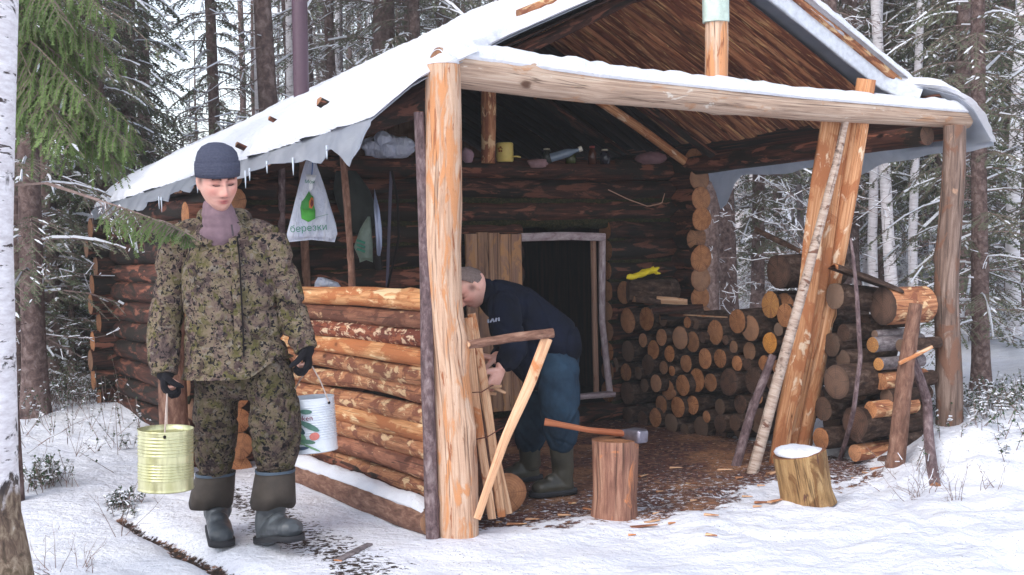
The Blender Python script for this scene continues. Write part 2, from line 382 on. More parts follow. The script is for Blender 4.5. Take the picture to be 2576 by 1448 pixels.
MT['rail'] = m_wood('stripped_pole', (C(116, 70, 48), C(176, 118, 82), C(208, 156, 116)), patch=C(134, 82, 60), pt=.53, patch2=C(218, 182, 140), pt2=.58, streak=(60, 5), var=.6, pscale=(11, 6))
MT['rail2'] = m_wood('flaky_red_pole', (C(96, 46, 34), C(140, 76, 54), C(176, 108, 74)), patch=C(110, 56, 42), pt=.5, patch2=C(222, 190, 158), pt2=.57, streak=(50, 5), var=.4, pscale=(18, 9))
MT['rail3'] = m_wood('smooth_peeled_pole', (C(150, 94, 58), C(200, 142, 94), C(222, 174, 128)), patch=C(176, 108, 66), pt=.52, patch2=C(230, 196, 152), pt2=.60, streak=(60, 3), var=.3, pscale=(8, 2.4))
MT['rail4'] = m_wood('brown_bark_pole', (C(96, 58, 44), C(142, 92, 70), C(174, 122, 94)), patch=C(110, 68, 52), pt=.5, patch2=C(196, 156, 120), pt2=.63, streak=(40, 4), var=.4, pscale=(10, 4))
MT['cabin'] = m_wood('old_cabin_log', (C(32, 18, 15), C(64, 36, 28), C(98, 58, 44)), patch=C(36, 28, 22), pt=.5, patch2=C(120, 74, 58), pt2=.58, streak=(40, 3), var=1.0, pscale=(7, 2))
MT['roof'] = m_wood('roof_slab', (C(132, 78, 54), C(184, 120, 84), C(222, 168, 122)), patch=C(124, 72, 52), pt=.50, patch2=C(226, 178, 122), pt2=.60, streak=(60, 3), var=.6, pscale=(22, 2.2))
MT['pole'] = m_wood('split_pole', (C(150, 92, 60), C(204, 144, 100), C(234, 188, 148)), patch=C(182, 116, 76), pt=.54, patch2=C(236, 206, 176), pt2=.62, streak=(90, 2.2))
MT['board'] = m_wood('door_board', (C(110, 82, 74), C(150, 116, 100), C(176, 140, 120)), patch=C(126, 88, 72), pt=.6, patch2=C(60, 40, 34), pt2=.74, streak=(50, 2))
MT['lath'] = m_wood('fresh_lath', (C(156, 112, 84), C(200, 156, 122), C(220, 186, 154)), patch=C(182, 118, 76), pt=.57, patch2=C(150, 90, 58), pt2=.64, streak=(90, 3))
MT['grey'] = m_bark('grey_pole_bark', C(60, 48, 50), C(112, 92, 94), C(160, 144, 144), (40, 16))
MT['redbark'] = m_bark('red_pole_bark', C(80, 56, 48), C(124, 90, 76), C(164, 130, 112), (40, 12))
MT['bark'] = m_bark('firewood_bark', C(30, 22, 20), C(70, 52, 44), C(120, 100, 88), (28, 14))
MT['gbark'] = m_bark('silver_bark', C(70, 62, 64), C(120, 110, 112), C(165, 158, 160), (40, 20), .5)
MT['sbark'] = m_bark('spruce_bark', C(58, 46, 46), C(108, 88, 84), C(156, 138, 134), (30, 16))
MT['fpost'] = m_wood('grey_post', (C(72, 58, 52), C(118, 96, 86), C(160, 138, 126)), patch=C(122, 88, 72), pt=.55, patch2=C(168, 134, 112), pt2=.68, streak=(36, 3))
MT['end'] = m_end('cut_end', C(178, 122, 82), C(160, 104, 68), C(110, 66, 44))
MT['endnew'] = m_end('fresh_cut_end', C(214, 150, 74), C(190, 118, 52), C(150, 88, 44))
MT['enddark'] = m_end('weathered_end', C(92, 66, 54), C(70, 50, 42), C(38, 28, 26))
MT['dark'] = m_flat('dark_parts_and_shade', C(26, 20, 20), .9)  # near-black for small dark parts and for painted shade inside the hut
MT['moss'] = m_bark('moss_caulk', C(22, 26, 14), C(46, 46, 26), C(84, 70, 42), (50, 50))
def m_birch(name, t0=.60, near=False):
    t = NT(name, .7); uv = t.co('UV'); off = t.rv()
    d = t.noise(t.mapv(uv, (9, 38, 1), off), 1., 4., .6, .2); b = t.noise(t.mapv(uv, (5, 3.2, 1), off), 1., 6., .65, 1.2)
    base = t.ramp(t.noise(t.mapv(uv, (20, 60, 1), off), 1., 4.), [(.3, C(202, 194, 198)), (.7, C(238, 234, 238))])
    c = t.mix(t.ramp(d, [(t0+.02, 0), (t0+.06, 1)]), base, C(70, 58, 56)); c = t.mix(t.ramp(b, [(.58 if near else .62, 0), (.62 if near else .67, 1)]), c, C(58, 50, 50))
    if near:
        r1 = t.noise(t.mapv(uv, (26, 14, 1), off), 1., 7., .7, .6); rc = t.ramp(r1, [(.3, C(40, 32, 30)), (.48, C(104, 84, 70)), (.62, C(150, 132, 112)), (.75, C(196, 186, 176))])
        z_ = t.n('SeparateXYZ', {0: t.n('NewGeometry').outputs['Position']}).outputs['Z']; q = t.math('ADD', z_, t.math('MULTIPLY', t.noise(t.mapv(uv, (7, 4, 1), off), 1., 5.), .5))
        c = t.mix(t.ramp(q, [(.70, 1), (.80, 0)]), c, rc)
        gq = t.math('ADD', z_, t.math('MULTIPLY', r1, .5)); c = t.mix(t.ramp(gq, [(.30, .8), (.5, 0)]), c, C(78, 74, 34))
    t.col(c); t.bump(t.math('SUBTRACT', 1., d), .5, .006); return t.m
MT['birch'] = m_birch('birch_bark'); MT['birchtan'] = m_wood('tan_birch_bark', (C(140, 116, 104), C(184, 162, 148), C(206, 190, 178)), patch=C(120, 84, 70), pt=.6, patch2=C(90, 62, 54), pt2=.66, streak=(10, 60), pscale=(8, 22))
def m_snow():
    t = NT('snow', .65, .25); p = t.n('NewGeometry').outputs['Position']
    n = t.noise(p, 28., 6., .7); n2 = t.noise(p, 4., 3.); n3 = t.noise(p, 160., 2.)
    t.col(t.ramp(n2, [(.3, C(226, 228, 238)), (.7, C(238, 238, 244))]))
    t.bump(t.math('ADD', t.math('ADD', n, t.math('MULTIPLY', n2, 1.5)), t.math('MULTIPLY', n3, .35)), .8, .026)
    t.b.inputs['Subsurface Weight'].default_value = .0; return t.m
MT['snow'] = m_snow()
def m_ground():
    t = NT('snowy_ground', .8, .25); p = t.n('NewGeometry').outputs['Position']
    bare = t.attr('bare'); grit = t.attr('grit')
    n = t.noise(p, 5.5, 8., .68, .3); f = t.noise(p, 38., 5., .7); m = t.noise(p, 14., 6., .66, .8)
    # n+m vs bare
    k = t.math('ADD', t.math('MULTIPLY', n, .55), t.math('MULTIPLY', m, .45))
    mask = t.ramp(t.math('SUBTRACT', t.math('MULTIPLY_ADD', bare, .80, .18), k), [(.0, 0), (.05, 1)])
    fl = t.noise(p, 30., 6., .75, .4); mask = t.math('MULTIPLY', mask, t.ramp(t.math('ADD', fl, t.math('MULTIPLY', t.math('SUBTRACT', bare, .55), .25)), [(.42, .15), (.46, 1)]))
    g = t.noise(t.mapv(p, (26, 30, 20)), 1., 6., .72, .5)
    gm = t.ramp(t.math('SUBTRACT', t.math('MULTIPLY_ADD', grit, .42, .10), g), [(.0, 0), (.03, 1)])
    snowc = t.ramp(t.noise(p, 3., 4.), [(.3, C(224, 226, 238)), (.7, C(240, 240, 246))])
    v = t.n('TexVoronoi', {'Vector': p, 'Scale': 42.}); leaf = t.ramp(v.outputs['Color'], [(.1, C(64, 42, 40)), (.4, C(126, 78, 66)), (.6, C(104, 76, 74)), (.85, C(170, 122, 94)), (1., C(214, 176, 144))])
    soil = t.mix(t.ramp(f, [(.35, 0), (.6, 1)]), C(62, 44, 42), leaf)
    soil = t.mix(t.ramp(m, [(.5, 0), (.7, .7)]), soil, C(90, 62, 56)); soil = t.mix(t.math('MULTIPLY', t.ramp(t.noise(p, 1.9, 4., .6), [(.50, 0), (.62, .75)]), t.ramp(f, [(.3, .2), (.55, 1)])), soil, C(176, 126, 90))
    grc = t.ramp(f, [(.3, C(26, 24, 28)), (.6, C(70, 52, 42)), (.8, C(58, 62, 38))])
    spk = t.n('TexVoronoi', {'Vector': p, 'Scale': 34., 'Randomness': 1.}); sp_ = t.ramp(t.math('ADD', spk.outputs['Distance'], t.math('MULTIPLY', t.noise(p, 1.6, 3.), .34)), [(.245, .8), (.265, 0)]); snowc = t.mix(sp_, snowc, C(110, 92, 84)); c = t.mix(mask, snowc, soil); c = t.mix(gm, c, grc)
    t.col(c)
    sn = t.math('ADD', t.math('MULTIPLY', t.noise(p, 22., 6., .7), 1.0), t.math('MULTIPLY', t.noise(p, 7., 3.), 2.))
    both = t.math('MAXIMUM', mask, gm)
    h = t.math('SUBTRACT', sn, t.math('MULTIPLY', both, .8)); h = t.math('ADD', h, t.math('MULTIPLY', t.math('MULTIPLY', f, both), 1.5))
    t.bump(h, .75, .03)
    t.set(t.b.inputs['Roughness'], t.math('MULTIPLY_ADD', both, .25, .6)); return t.m
MT['ground'] = m_ground()
def m_sheet():
    t = NT('plastic_sheet', .35, .5); n = t.noise(t.co('Object'), 6., 4., .6, .8)
    t.col(t.ramp(n, [(.3, C(176, 182, 194)), (.7, C(222, 224, 230))])); t.bump(n, .7, .03)
    tr = t.n('BsdfTranslucent', {'Color': C(190, 196, 208)}); mx = t.n('MixShader', {0: .6})
    t.t.links.new(t.b.outputs[0], mx.inputs[1]); t.t.links.new(tr.outputs[0], mx.inputs[2])
    tp = t.n('BsdfTransparent'); m2 = t.n('MixShader', {0: .22}); t.t.links.new(mx.outputs[0], m2.inputs[1]); t.t.links.new(tp.outputs[0], m2.inputs[2])
    t.t.links.new(m2.outputs[0], t.out.inputs['Surface']); return t.m
MT['sheet'] = m_sheet()
def m_needle(name, a, b, c3):
    t = NT(name, .6, .3); r = t.n('ObjectInfo').outputs['Random']; n = t.noise(t.n('NewGeometry').outputs['Position'], 2.2, 3.)
    c = t.ramp(n, [(.3, a), (.5, b), (.72, c3)]); t.col(c)
    tr = t.n('BsdfTranslucent', {'Color': c}); mx = t.n('MixShader', {0: .25})
    t.t.links.new(t.b.outputs[0], mx.inputs[1]); t.t.links.new(tr.outputs[0], mx.inputs[2]); t.t.links.new(mx.outputs[0], t.out.inputs['Surface']); return t.m
MT['needle'] = m_needle('spruce_needles', C(60, 70, 54), C(92, 104, 78), C(126, 134, 106))
MT['needle2'] = m_needle('bright_spruce_needles', C(68, 86, 50), C(94, 116, 62), C(120, 140, 86))
MT['leaf'] = m_needle('evergreen_leaves', C(40, 58, 40), C(58, 82, 54), C(84, 104, 70))
MT['twig'] = m_flat('twig', C(122, 104, 100), .9, .2, .3)
# ================================================================== GROUND
def axis(*segs):
    out = [segs[0][0]]
    for a, b, st in segs:
        n = max(1, int(round((b-a)/st))); out += list(np.linspace(a, b, n+1)[1:])
    return np.array(out)
def ground():
    xs = axis((-70, -20, 2.5), (-20, -8, .6), (-8, -3.6, .12), (-3.6, 5.2, .035), (5.2, 12, .15), (12, 24, .7), (24, 70, 3))
    ys = axis((-8, 3, 1.), (3, 4.6, .1), (4.6, 11, .035), (11, 18, .12), (18, 40, .5), (40, 130, 3))
    X, Y = np.meshgrid(xs, ys); Z = gz(X, Y)
    mb = MB(); grid(mb, np.stack([X, Y, Z], -1))
    o = obj('ground', mb, MT['ground'], kind='structure')
    p = np.stack([X, Y, 0*X], -1).reshape(-1, 3); s, v = SV(p); x, y = p[:, 0], p[:, 1]
    nn = .18*vn(p*2.2, 4)
    bare = sm((s+.08)/.22)*sm((3.1-s)/.5)*sm((v+.34+.05*s+nn)/.6)*sm((5.4-v)/.2)*.9*(.66+.34*sm(v/1.1))
    bare = bare*np.where((s < 3.2), 1, 0)+.40*sm((s-.1)/.3)*sm((2.9-s)/.5)*sm((v+1.05+nn)/.6)*(v < -.1)*.55
    grit = .62*sm((s+.95+nn)/.3)*sm((.0-s)/.15)*sm((v+.75)/.4)*sm((2.6-v)/.6)
    grit = grit+.42*sm((s+2.6)/.6)*sm((-.3-s)/.4)*sm((v+.8)/.5)*sm((5-v)/1.)
    d = (_D1-_D0)[:2]; L = np.hypot(*d); d = d/L; e = p[:, :2]-_D0[:2]; al = e@d; pe = e@A(-d[1], d[0])+.05*vn(p*3, 9)
    dit = np.exp(-(pe/.06)**2)*sm((al+.05)/.2)*sm((L+1.2-al)/.4)
    grit = np.maximum(grit, 1.25*dit); bare = np.maximum(bare, .62*dit)
    grit = np.maximum(grit, .38*sm((vn(p*.7, 31)-.1)/.5)); grit = grit+.6*sm((y-11.5)/3)*sm((9-x)/8)
    for nm, val in (('bare', bare), ('grit', grit)):
        at = o.data.attributes.new(nm, 'FLOAT', 'POINT'); at.data.foreach_set('value', val.astype(np.float32))
    return o
ground()
# ================================================================== CABIN
cabin = root('log_cabin', G(0, 0, 0), 'low log hut with a snowy plastic-covered roof and an open porch in front', 'hut')
def part(name, mb, mats, parent=cabin, **kw): return obj(name, mb, mats, parent, **kw)
def line3(a, b, n): return [np.asarray(a)+(np.asarray(b)-a)*t for t in np.linspace(0, 1, n)]
# --- posts and beams
mb = MB()
pb, pt_ = GP(1152, 1350), PY(1113, 165, 5.90); pb = A(pb[0], 5.92, -.05); pm = PY(1122, 640, 5.91)
sweep(mb, [pb, pm, pt_], [(.100, .095), (.093, .090), (.078, .08)], 22, 0, 1, up=(0, -1, 0), jit=.11, jf=2.2, step=.05, knots=9, rnd=.31, bend=.03, seed=5)
post = part('corner_post', mb, [MT['post'], MT['end']])
mb = MB(); lathe(mb, [(.001, .055), (.03, .052), (.055, .035), (.066, .012), (.06, -.012), (.001, -.012)], pt_+A(.012, .0, .0), 0, 18); part('snow_cap', mb, MT['snow'], post)
mb = MB()
sweep(mb, [A(PY(1088, 1353, 5.86)[0], 5.86, -.03), PY(1072, 820, 5.86), PY(1054, 283, 5.87)], [.033, .03, .024], 12, 0, 1, jit=.12, step=.06, bend=.03, knots=6, seed=31)
part('bark_pole', mb, [MT['grey'], MT['end']], label='thin grey barked pole beside the peeled corner post')
mb = MB()
bL, bR = PV(1098, 168, .10), PV(2430, 300, .10)
bm1, bm2 = PV(1500, 220, .10), PV(2000, 268, .10)
BEAM = [bL, bm1, bm2, bR]
sweep(mb, BEAM, [(.084, .092), (.078, .082), (.068, .074), (.058, .062)], 20, 0, 1, jit=.07, jf=1.5, step=.07, knots=14, rnd=.44, seed=12)
beam = part('tie_beam', mb, [MT['beam'], MT['end']])
def snowcap(P, R, h, half=.85, step=.035, seed=3, over=.012, taper=True):
    """snow lying along a log: closed strip over its top"""
    P, t, td = resample(P, step); r = np.interp(t, td if len(td) == len(R) else np.linspace(0, 1, len(R)), R); T, B, Nn = frames(P)
    k = 9; a = np.linspace(-half, half, k)
    base = r[:, None]*np.stack([np.sin(a)]*1, 0)[0][None]
    lump = 1+.30*fbm(np.stack([t*np.linalg.norm(P[-1]-P[0])*5, t*0, t*0+seed], -1), seed)
    prof = np.cos(a/half*np.pi/2*.96)**.6
    q = np.stack(np.broadcast_arrays(t[:, None]*np.linalg.norm(P[-1]-P[0])*16, a[None]*2.2, seed), -1)
    up = r[:, None]*np.cos(a)[None]+h*prof[None]*lump[:, None]*(1+.35*fbm(q, seed+4))
    side = r[:, None]*np.sin(a)[None]*(1+over/r[:, None])+.006*fbm(q*1.3, seed+8)
    e = np.minimum(1, np.minimum(t, 1-t)*len(t)/3+.05) if taper else np.ones_like(t)
    lo = r[:, None]*np.cos(a)[None]*.9
    up = lo+(up-lo)*e[:, None]
    top = P[:, None]+B[:, None]*side[..., None]+A(0, 0, 1)*up[..., None]
    bot = P[:, None]+B[:, None]*(side*.9)[..., None]+A(0, 0, 1)*lo[..., None]
    mb = MB(); slab(mb, top, bot, 0); return mb
sb = [p+A(0, 0, 0) for p in BEAM]
part('snow', snowcap(sb, [.086, .08, .072, .062], .042, 1.0, seed=3), MT['snow'], beam)
# right post, on the bank
mb = MB(); rp = PY(2386, 1070, 7.62); rt = PY(2402, 318, 7.66)
sweep(mb, [rp-A(0, 0, .08), PY(2390, 700, 7.64), rt], [(.082, .08), (.074, .072), (.066, .065)], 18, 0, 1, jit=.08, jf=2, step=.06, knots=8, rnd=.77, seed=41, bend=.03)
part('right_post', mb, [MT['fpost'], MT['end']])
# king post in front gable
mb = MB(); k0, k1 = PV(1802, 196, .17), PV(1802, 20, .17); kt = PV(1800, -75, .17)
sweep(mb, [k0-A(0, 0, .03), PV(1803, 100, .17), kt], [.062, .064, .06], 16, 0, 1, jit=.05, rnd=.2, step=.06, seed=8)
kp = part('king_post', mb, [MT['post'], MT['end']])
mb = MB(); sweep(mb, [PV(1801, 57, .17), PV(1799, -60, .17)], [(.072, .072), (.072, .072)], 18, 0, 0, sec=[(math.cos(a)*(1+.06*math.cos(6*a)), math.sin(a)*(1+.06*math.cos(6*a))) for a in np.linspace(0, 6.283, 25)[:-1]], rnd=.4)
part('wrapping', mb, m_flat('pale_green_plastic', C(186, 200, 190), .5), kp)
mb = MB(); sweep(mb, [PV(1229, 232, 2.45), PV(1229, 300, 2.45), PV(1228, 411, 2.45)], [.05, .052, .05], 12, 0, 1, jit=.1, rnd=.6, seed=10)
part('gable_post', mb, [MT['rail'], MT['end']])
# --- plates and purlins
mb = MB()
PL = [G(-.03, .06, 2.075), G(-.02, 1.37, 1.985), G(-.02, 2.83, 1.86), G(-.1, 5.4, 1.76)]
sweep(mb, PL, [.085, .08, .075, .07], 14, 0, 1, jit=.1, rnd=.1, seed=14); part('wall_plate', mb, [MT['cabin'], MT['end']])
mb = MB(); sweep(mb, [G(3.33, .15, 1.945), G(3.32, 1.3, 1.92), G(3.32, 2.9, 1.875), G(3.3, 5.4, 1.84)], [.062, .068, .072, .07], 14, 0, 1, jit=.08, rnd=.9, seed=15)
part('wall_plate', mb, [MT['cabin'], MT['enddark']])
def zr(s, v):
    s = np.asarray(s, float); v = np.asarray(v, float)
    zt = np.interp(v, [0, 3, 5.6], [3.0, 3.04, 2.86]); zl = 2.00-.045*v; zrt = 2.22-.02*v
    L = zl+(zt-zl)*np.clip((s+.42)/2.37, -.2, 1); R = zt+(zrt-zt)*np.clip((s-1.95)/1.5, 0, 1)
    z = np.where(s < 1.95, L, R); return z-np.clip(s-3.45, 0, 1)*1.15-np.clip(-.18-s, 0, 1)*.36
def v0f(s): return .4*sm(np.asarray(s, float)/.6)*sm((3.55-np.asarray(s, float))/.25)
VB = 5.55
mb = MB(); sweep(mb, [G(1.95, .6, 2.87), G(1.95, 3, 2.92), G(1.95, 5.5, 2.75)], [.06, .07, .06], 12, 0, 1, jit=.08); part('ridge_log', mb, [MT['cabin'], MT['end']])
MT['hut_shade'] = m_wood('shade_dark_board', (C(26, 18, 16), C(46, 30, 24), C(66, 44, 34)), streak=(50, 3), var=.6)  # near-black wood: the shade inside the hut put into the colour
# --- roof slabs (bark-edged boards running down the slope)
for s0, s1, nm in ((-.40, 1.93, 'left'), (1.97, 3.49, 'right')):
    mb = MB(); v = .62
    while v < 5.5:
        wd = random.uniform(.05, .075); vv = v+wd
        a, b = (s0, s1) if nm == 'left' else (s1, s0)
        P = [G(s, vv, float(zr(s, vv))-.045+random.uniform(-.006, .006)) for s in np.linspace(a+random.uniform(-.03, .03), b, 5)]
        sweep(mb, P, [(wd, .018)]*2, 0, 2 if vv > 2.75 else 0, 1, up=(0, 0, 1), jit=.10, jf=3, sec=HALF, step=.10, seed=random.randrange(9999))  # boards over the room take the wood with painted shade
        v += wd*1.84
    part('roof_boards', mb, [MT['roof' if nm == 'right' else 'cabin'], MT['end'], MT['hut_shade']])  # left slope gets darker wood, its shade put into the colour
    # plain sarking under the sheet closes the gaps
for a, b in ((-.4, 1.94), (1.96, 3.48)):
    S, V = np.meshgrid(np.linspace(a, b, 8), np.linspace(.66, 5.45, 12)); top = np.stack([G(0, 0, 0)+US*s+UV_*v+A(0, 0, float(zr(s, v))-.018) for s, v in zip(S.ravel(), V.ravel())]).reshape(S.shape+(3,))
    mb = MB(); slab(mb, top, top-A(0, 0, .008), 0); part('roof_underlay', mb, MT['dark'] if a < 0 else MT['rail4'])  # left underlay near black to match the painted shade of that slope
def surf(ss, vv, f): return np.stack([A(OX, OY, 0)+US*s+UV_*v+A(0, 0, f(s, v)) for s, v in zip(ss.ravel(), vv.ravel())]).reshape(ss.shape+(3,))
def roofgrid(s0, s1, n, m):
    S = np.linspace(s0, s1, n)[None].repeat(m, 0); b = np.linspace(0, 1, m)[:, None]
    V = v0f(S)*(1-b)+VB*b; return S, V
# sheet: left and right slopes with hanging skirts
def skirt_h(v, k): return .085+.04*vn(A(v*1.8, k, 0), 5)+.03*vn(A(v*6, k, 0), 6)
S, V = roofgrid(-.42, 1.95, 24, 90); top = surf(S, V, lambda s, v: float(zr(s, v))+.006)
ext = []
for k in range(1, 7):
    row = []
    for j in range(90):
        v = V[j, 0]; h = skirt_h(v, 1.)+(.10*math.exp(-((v-.12)/.14)**2)); f = k/6
        p = top[j, 0]-US*(.05*f+.015*math.sin(v*23)*f)-A(0, 0, h*f)+UV_*.02*vn(A(v*8, f*2, 1)); row.append(p)
    ext.append(row)
full = np.concatenate([np.array(ext[::-1]).transpose(1, 0, 2), top], 1)
mb = MB(); slab(mb, full, full-A(0, 0, .003)+US*.003, 0, uv=None); part('plastic_sheet', mb, MT['sheet'])
S, V = roofgrid(1.95, 3.72, 24, 80); top = surf(S, V, lambda s, v: float(zr(s, v))+.008)
ext = []
for k in range(1, 6):
    row = []
    for j in range(80):
        v = V[j, -1]; h = .05+.09*max(0, vn(A(v*1.1, 3, 0)))+.03*vn(A(v*5, 3, 0))+.26*math.exp(-((v-2.5)/.10)**2)+.10*math.exp(-((v-1.2)/.2)**2); f = k/5
        row.append(top[j, -1]+US*(.0*f)-A(0, 0, h*f)+US*.03*vn(A(v*6, f*2, 1)))
    ext.append(row)
full = np.concatenate([top, np.array(ext).transpose(1, 0, 2)], 1)
mb = MB(); slab(mb, full, full-A(0, 0, .003)-US*.003, 0); part('plastic_sheet', mb, MT['sheet'])
# folded sheet edge and board along the right front edge
mb = MB()
P = [G(s, float(v0f(s))+.0, float(zr(s, .4))-.035) for s in np.linspace(2.0, 3.40, 12)]
sweep(mb, P, [(.012, .055)]*2, 0, 0, 0, up=(0, 0, 1), sec=RECT, jit=.15, seed=3); part('sheet_fold', mb, m_flat('white_film', C(200, 204, 214), .4))
mb = MB()
P = [G(s, .40, float(zr(s, .4))+.028) for s in np.linspace(1.98, 3.40, 8)]
sweep(mb, P, [(.035, .022)]*2, 0, 0, 1, up=(0, 0, 1), sec=RECT, jit=.2, seed=5); part('edge_board', mb, [MT['rail'], MT['end']])
mb = MB(); P = [G(s, .80, float(zr(s, .8))+.075) for s in np.linspace(.85, 1.9, 8)]
sweep(mb, P, .030, 10, 0, 1, jit=.2, seed=6); part('batten_log', mb, [MT['rail'], MT['end']])
# snow on the roof
def roofsnow(s0, s1, n, m, th, seed, edge_s=None, vb=None):
    S, V = roofgrid(s0, s1, n, m)
    if vb: V = V[:1]+(vb-V[:1])*np.linspace(0, 1, m)[:, None]
    b = np.linspace(0, 1, m)[:, None]; a = np.linspace(0, 1, n)[None]
    q = np.stack([S, V, 0*S], -1)
    lump = 1+.35*fbm(q*2.2, seed)+.20*fbm(q*7, seed+3)+.16*fbm(q*22, seed+5, 2)
    ed = np.minimum(1, b*V.max()/.05+.15)*np.minimum(1, (1-b)*6/.06+.15)
    if edge_s == 0: ed = ed*np.clip(a*(s1-s0)/.05+.15, 0, 1)**.6
    if edge_s == 1: ed = ed*np.clip((1-a)*(s1-s0)/.05+.15, 0, 1)**.6
    H = th*lump*ed
    zb = np.vectorize(lambda s, v: float(zr(s, v)))(S, V)+.014
    base = A(OX, OY, 0)+S[..., None]*US+V[..., None]*UV_
    wob = (.035*fbm(q*5, seed+9)+.02*fbm(q*20, seed+19))[..., None]
    top = base+np.stack([0*S, 0*S, zb+H], -1); bot = base+np.stack([0*S, 0*S, zb], -1)
    if edge_s == 0:
        k = np.exp(-(S-s0)/.06)[..., None]; top = top-US*(k*(.0+wob)); bot = bot-US*(k*wob)
    f = np.exp(-(b*5/.05))[..., None]; top = top-UV_*f*(.025+wob)
    mb = MB(); slab(mb, top, bot, 0); return mb
part('roof_snow', roofsnow(-.41, 1.95, 150, 330, .062, 3, 0), MT['snow'])
rgi = np.random.default_rng(8); im = m_flat('ice', C(205, 214, 226), .1, .5, .03)
for _ in range(15):
    v = rgi.uniform(.3, 5.2); L_ = rgi.uniform(.03, .11); p = G(-.475, v, float(zr(-.42, v))-float(skirt_h(v, 1.))*.9); mb = MB(); sweep(mb, [p+A(0, 0, .02), p-A(0, 0, L_*.5), p-A(0, 0, L_)], [.006, .004, .001], 7, 0, 0, step=.01); part('icicle', mb, im)
part('roof_snow', roofsnow(1.95, 3.52, 100, 240, .062, 8, 1), MT['snow'])
part('eave_snow', roofsnow(3.42, 3.74, 24, 40, .055, 18, 1, .62), MT['snow'])
P = [G(s, .36, float(zr(s, .4))+.055) for s in np.linspace(2.0, 3.62, 24)]
part('edge_snow', snowcap(P, [.02, .02], .04, 1.2, seed=9), MT['snow'])
# slab tips poking through the sheet at the left eave
for x, y, r in ((822, 262, .034), (696, 303, .018), (614, 369, .022), (470, 300, 0)):
    if r:
        c = min((PS(x, y, q) for q in np.linspace(-.42, .6, 120)), key=lambda p: abs(p[2]-float(zr(*SV(p)))-.075)); mb = MB(); sweep(mb, [c-US*.045+A(0, 0, .012), c+US*.05-A(0, 0, .03)], [(r, r*.8)]*2, 0, 0, 1, up=(0, 0, 1), sec=[(-1, .6), (0, .9), (1, .6), (.5, -.4), (0, -1), (-.5, -.4)], jit=.1)
        part('board_tip', mb, [MT['cabin'], MT['end']])
S_, V_2 = np.meshgrid(np.linspace(3.44, 3.66, 5), np.linspace(.15, 5.4, 30)); top = surf(S_, V_2, lambda s, v: float(zr(s, v))-.02); mb = MB(); slab(mb, top, top-A(0, 0, .02), 0); part('eave_shade_strip', mb, MT['cabin'])  # added dark strip that makes the gap under the eave read as shade
# --- log walls
def logwall(name, rows, along, mat=('cabin', 'end'), moss=True, r=.082, seed=0):
    mb = MB()
    for k, (z, a, b) in enumerate(rows):
        p, q = along(a, z), along(b, z); rr = r*random.uniform(.93, 1.07)
        sweep(mb, line3(p, q, 3), [rr*1.02, rr, rr*.97], 14, 0, 1, jit=.10, jf=2.2, step=.10, knots=3, bend=.012)
        if moss and k: sweep(mb, line3(p-A(0, 0, .078), q-A(0, 0, .078), 3), .052, 8, 2, 2, jit=.55, jf=9, step=.04)
    return part(name, mb, [MT[mat[0]], MT[mat[1]], MT['moss']])
VW = 2.62
zs = [1.865-.151*k for k in range(13)]
rows = []
for k, z in enumerate(zs):
    l, rgt = -.50+random.uniform(-.05, .05), 3.48
    if z > 1.65: l = -.28
    if z > 1.42 or z < .08: rows.append((z, l, rgt))
    else: rows += [(z, l, 1.90), (z, 2.66, rgt-.0)]
logwall('front_wall', rows, lambda a, z: G(a, VW, z))
logwall('left_wall', [(z-.075, 2.38+random.uniform(-.03, .03), 5.5) for z in zs], lambda a, z: G(-.27-.004*a, a, z-.012*(a-2.4)), moss=False)
logwall('right_wall', [(z-.075, 2.36+random.uniform(-.05, .05), 5.4) for z in zs[:-1]]+[(1.93, 2.4, 5.4)], lambda a, z: G(3.34, a, z), moss=False, r=.095)
logwall('back_wall', [(z, -.50+.25*(z > 1.6)+random.uniform(-.04, .04), 3.6) for z in zs], lambda a, z: G(a, 5.28, z-.05), moss=False)
mb = MB(); T_ = np.array([[G(-.3, 5.3, 1.72), G(1.95, 5.3, 1.72), G(3.5, 5.3, 1.72)], [G(-.3, 5.3, 1.72), G(1.95, 5.3, 2.80), G(3.5, 5.3, 1.98)]])
slab(mb, T_, T_+UV_*.03, 0); part('back_gable', mb, MT['board'])
mb = MB(); T_ = np.array([[G(-.2, 2.6, 1.90), G(3.4, 2.6, 1.90)], [G(-.2, 5.3, 1.84), G(3.4, 5.3, 1.84)]]); slab(mb, T_, T_-A(0, 0, .04), 0); part('loft_shade_floor', mb, MT['dark'])  # unseen floor added to keep the loft dark
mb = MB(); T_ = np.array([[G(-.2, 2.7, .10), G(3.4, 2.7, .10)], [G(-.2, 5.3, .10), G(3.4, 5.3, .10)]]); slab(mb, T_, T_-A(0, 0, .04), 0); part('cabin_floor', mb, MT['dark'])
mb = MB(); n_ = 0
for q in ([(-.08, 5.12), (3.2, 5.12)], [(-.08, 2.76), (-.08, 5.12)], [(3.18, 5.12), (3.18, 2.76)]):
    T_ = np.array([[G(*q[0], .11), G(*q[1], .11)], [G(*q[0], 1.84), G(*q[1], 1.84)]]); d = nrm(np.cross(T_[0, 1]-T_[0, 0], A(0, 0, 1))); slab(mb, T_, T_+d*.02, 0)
part('shade_lining', mb, MT['hut_shade'])  # added lining that makes the room behind the doorway dark
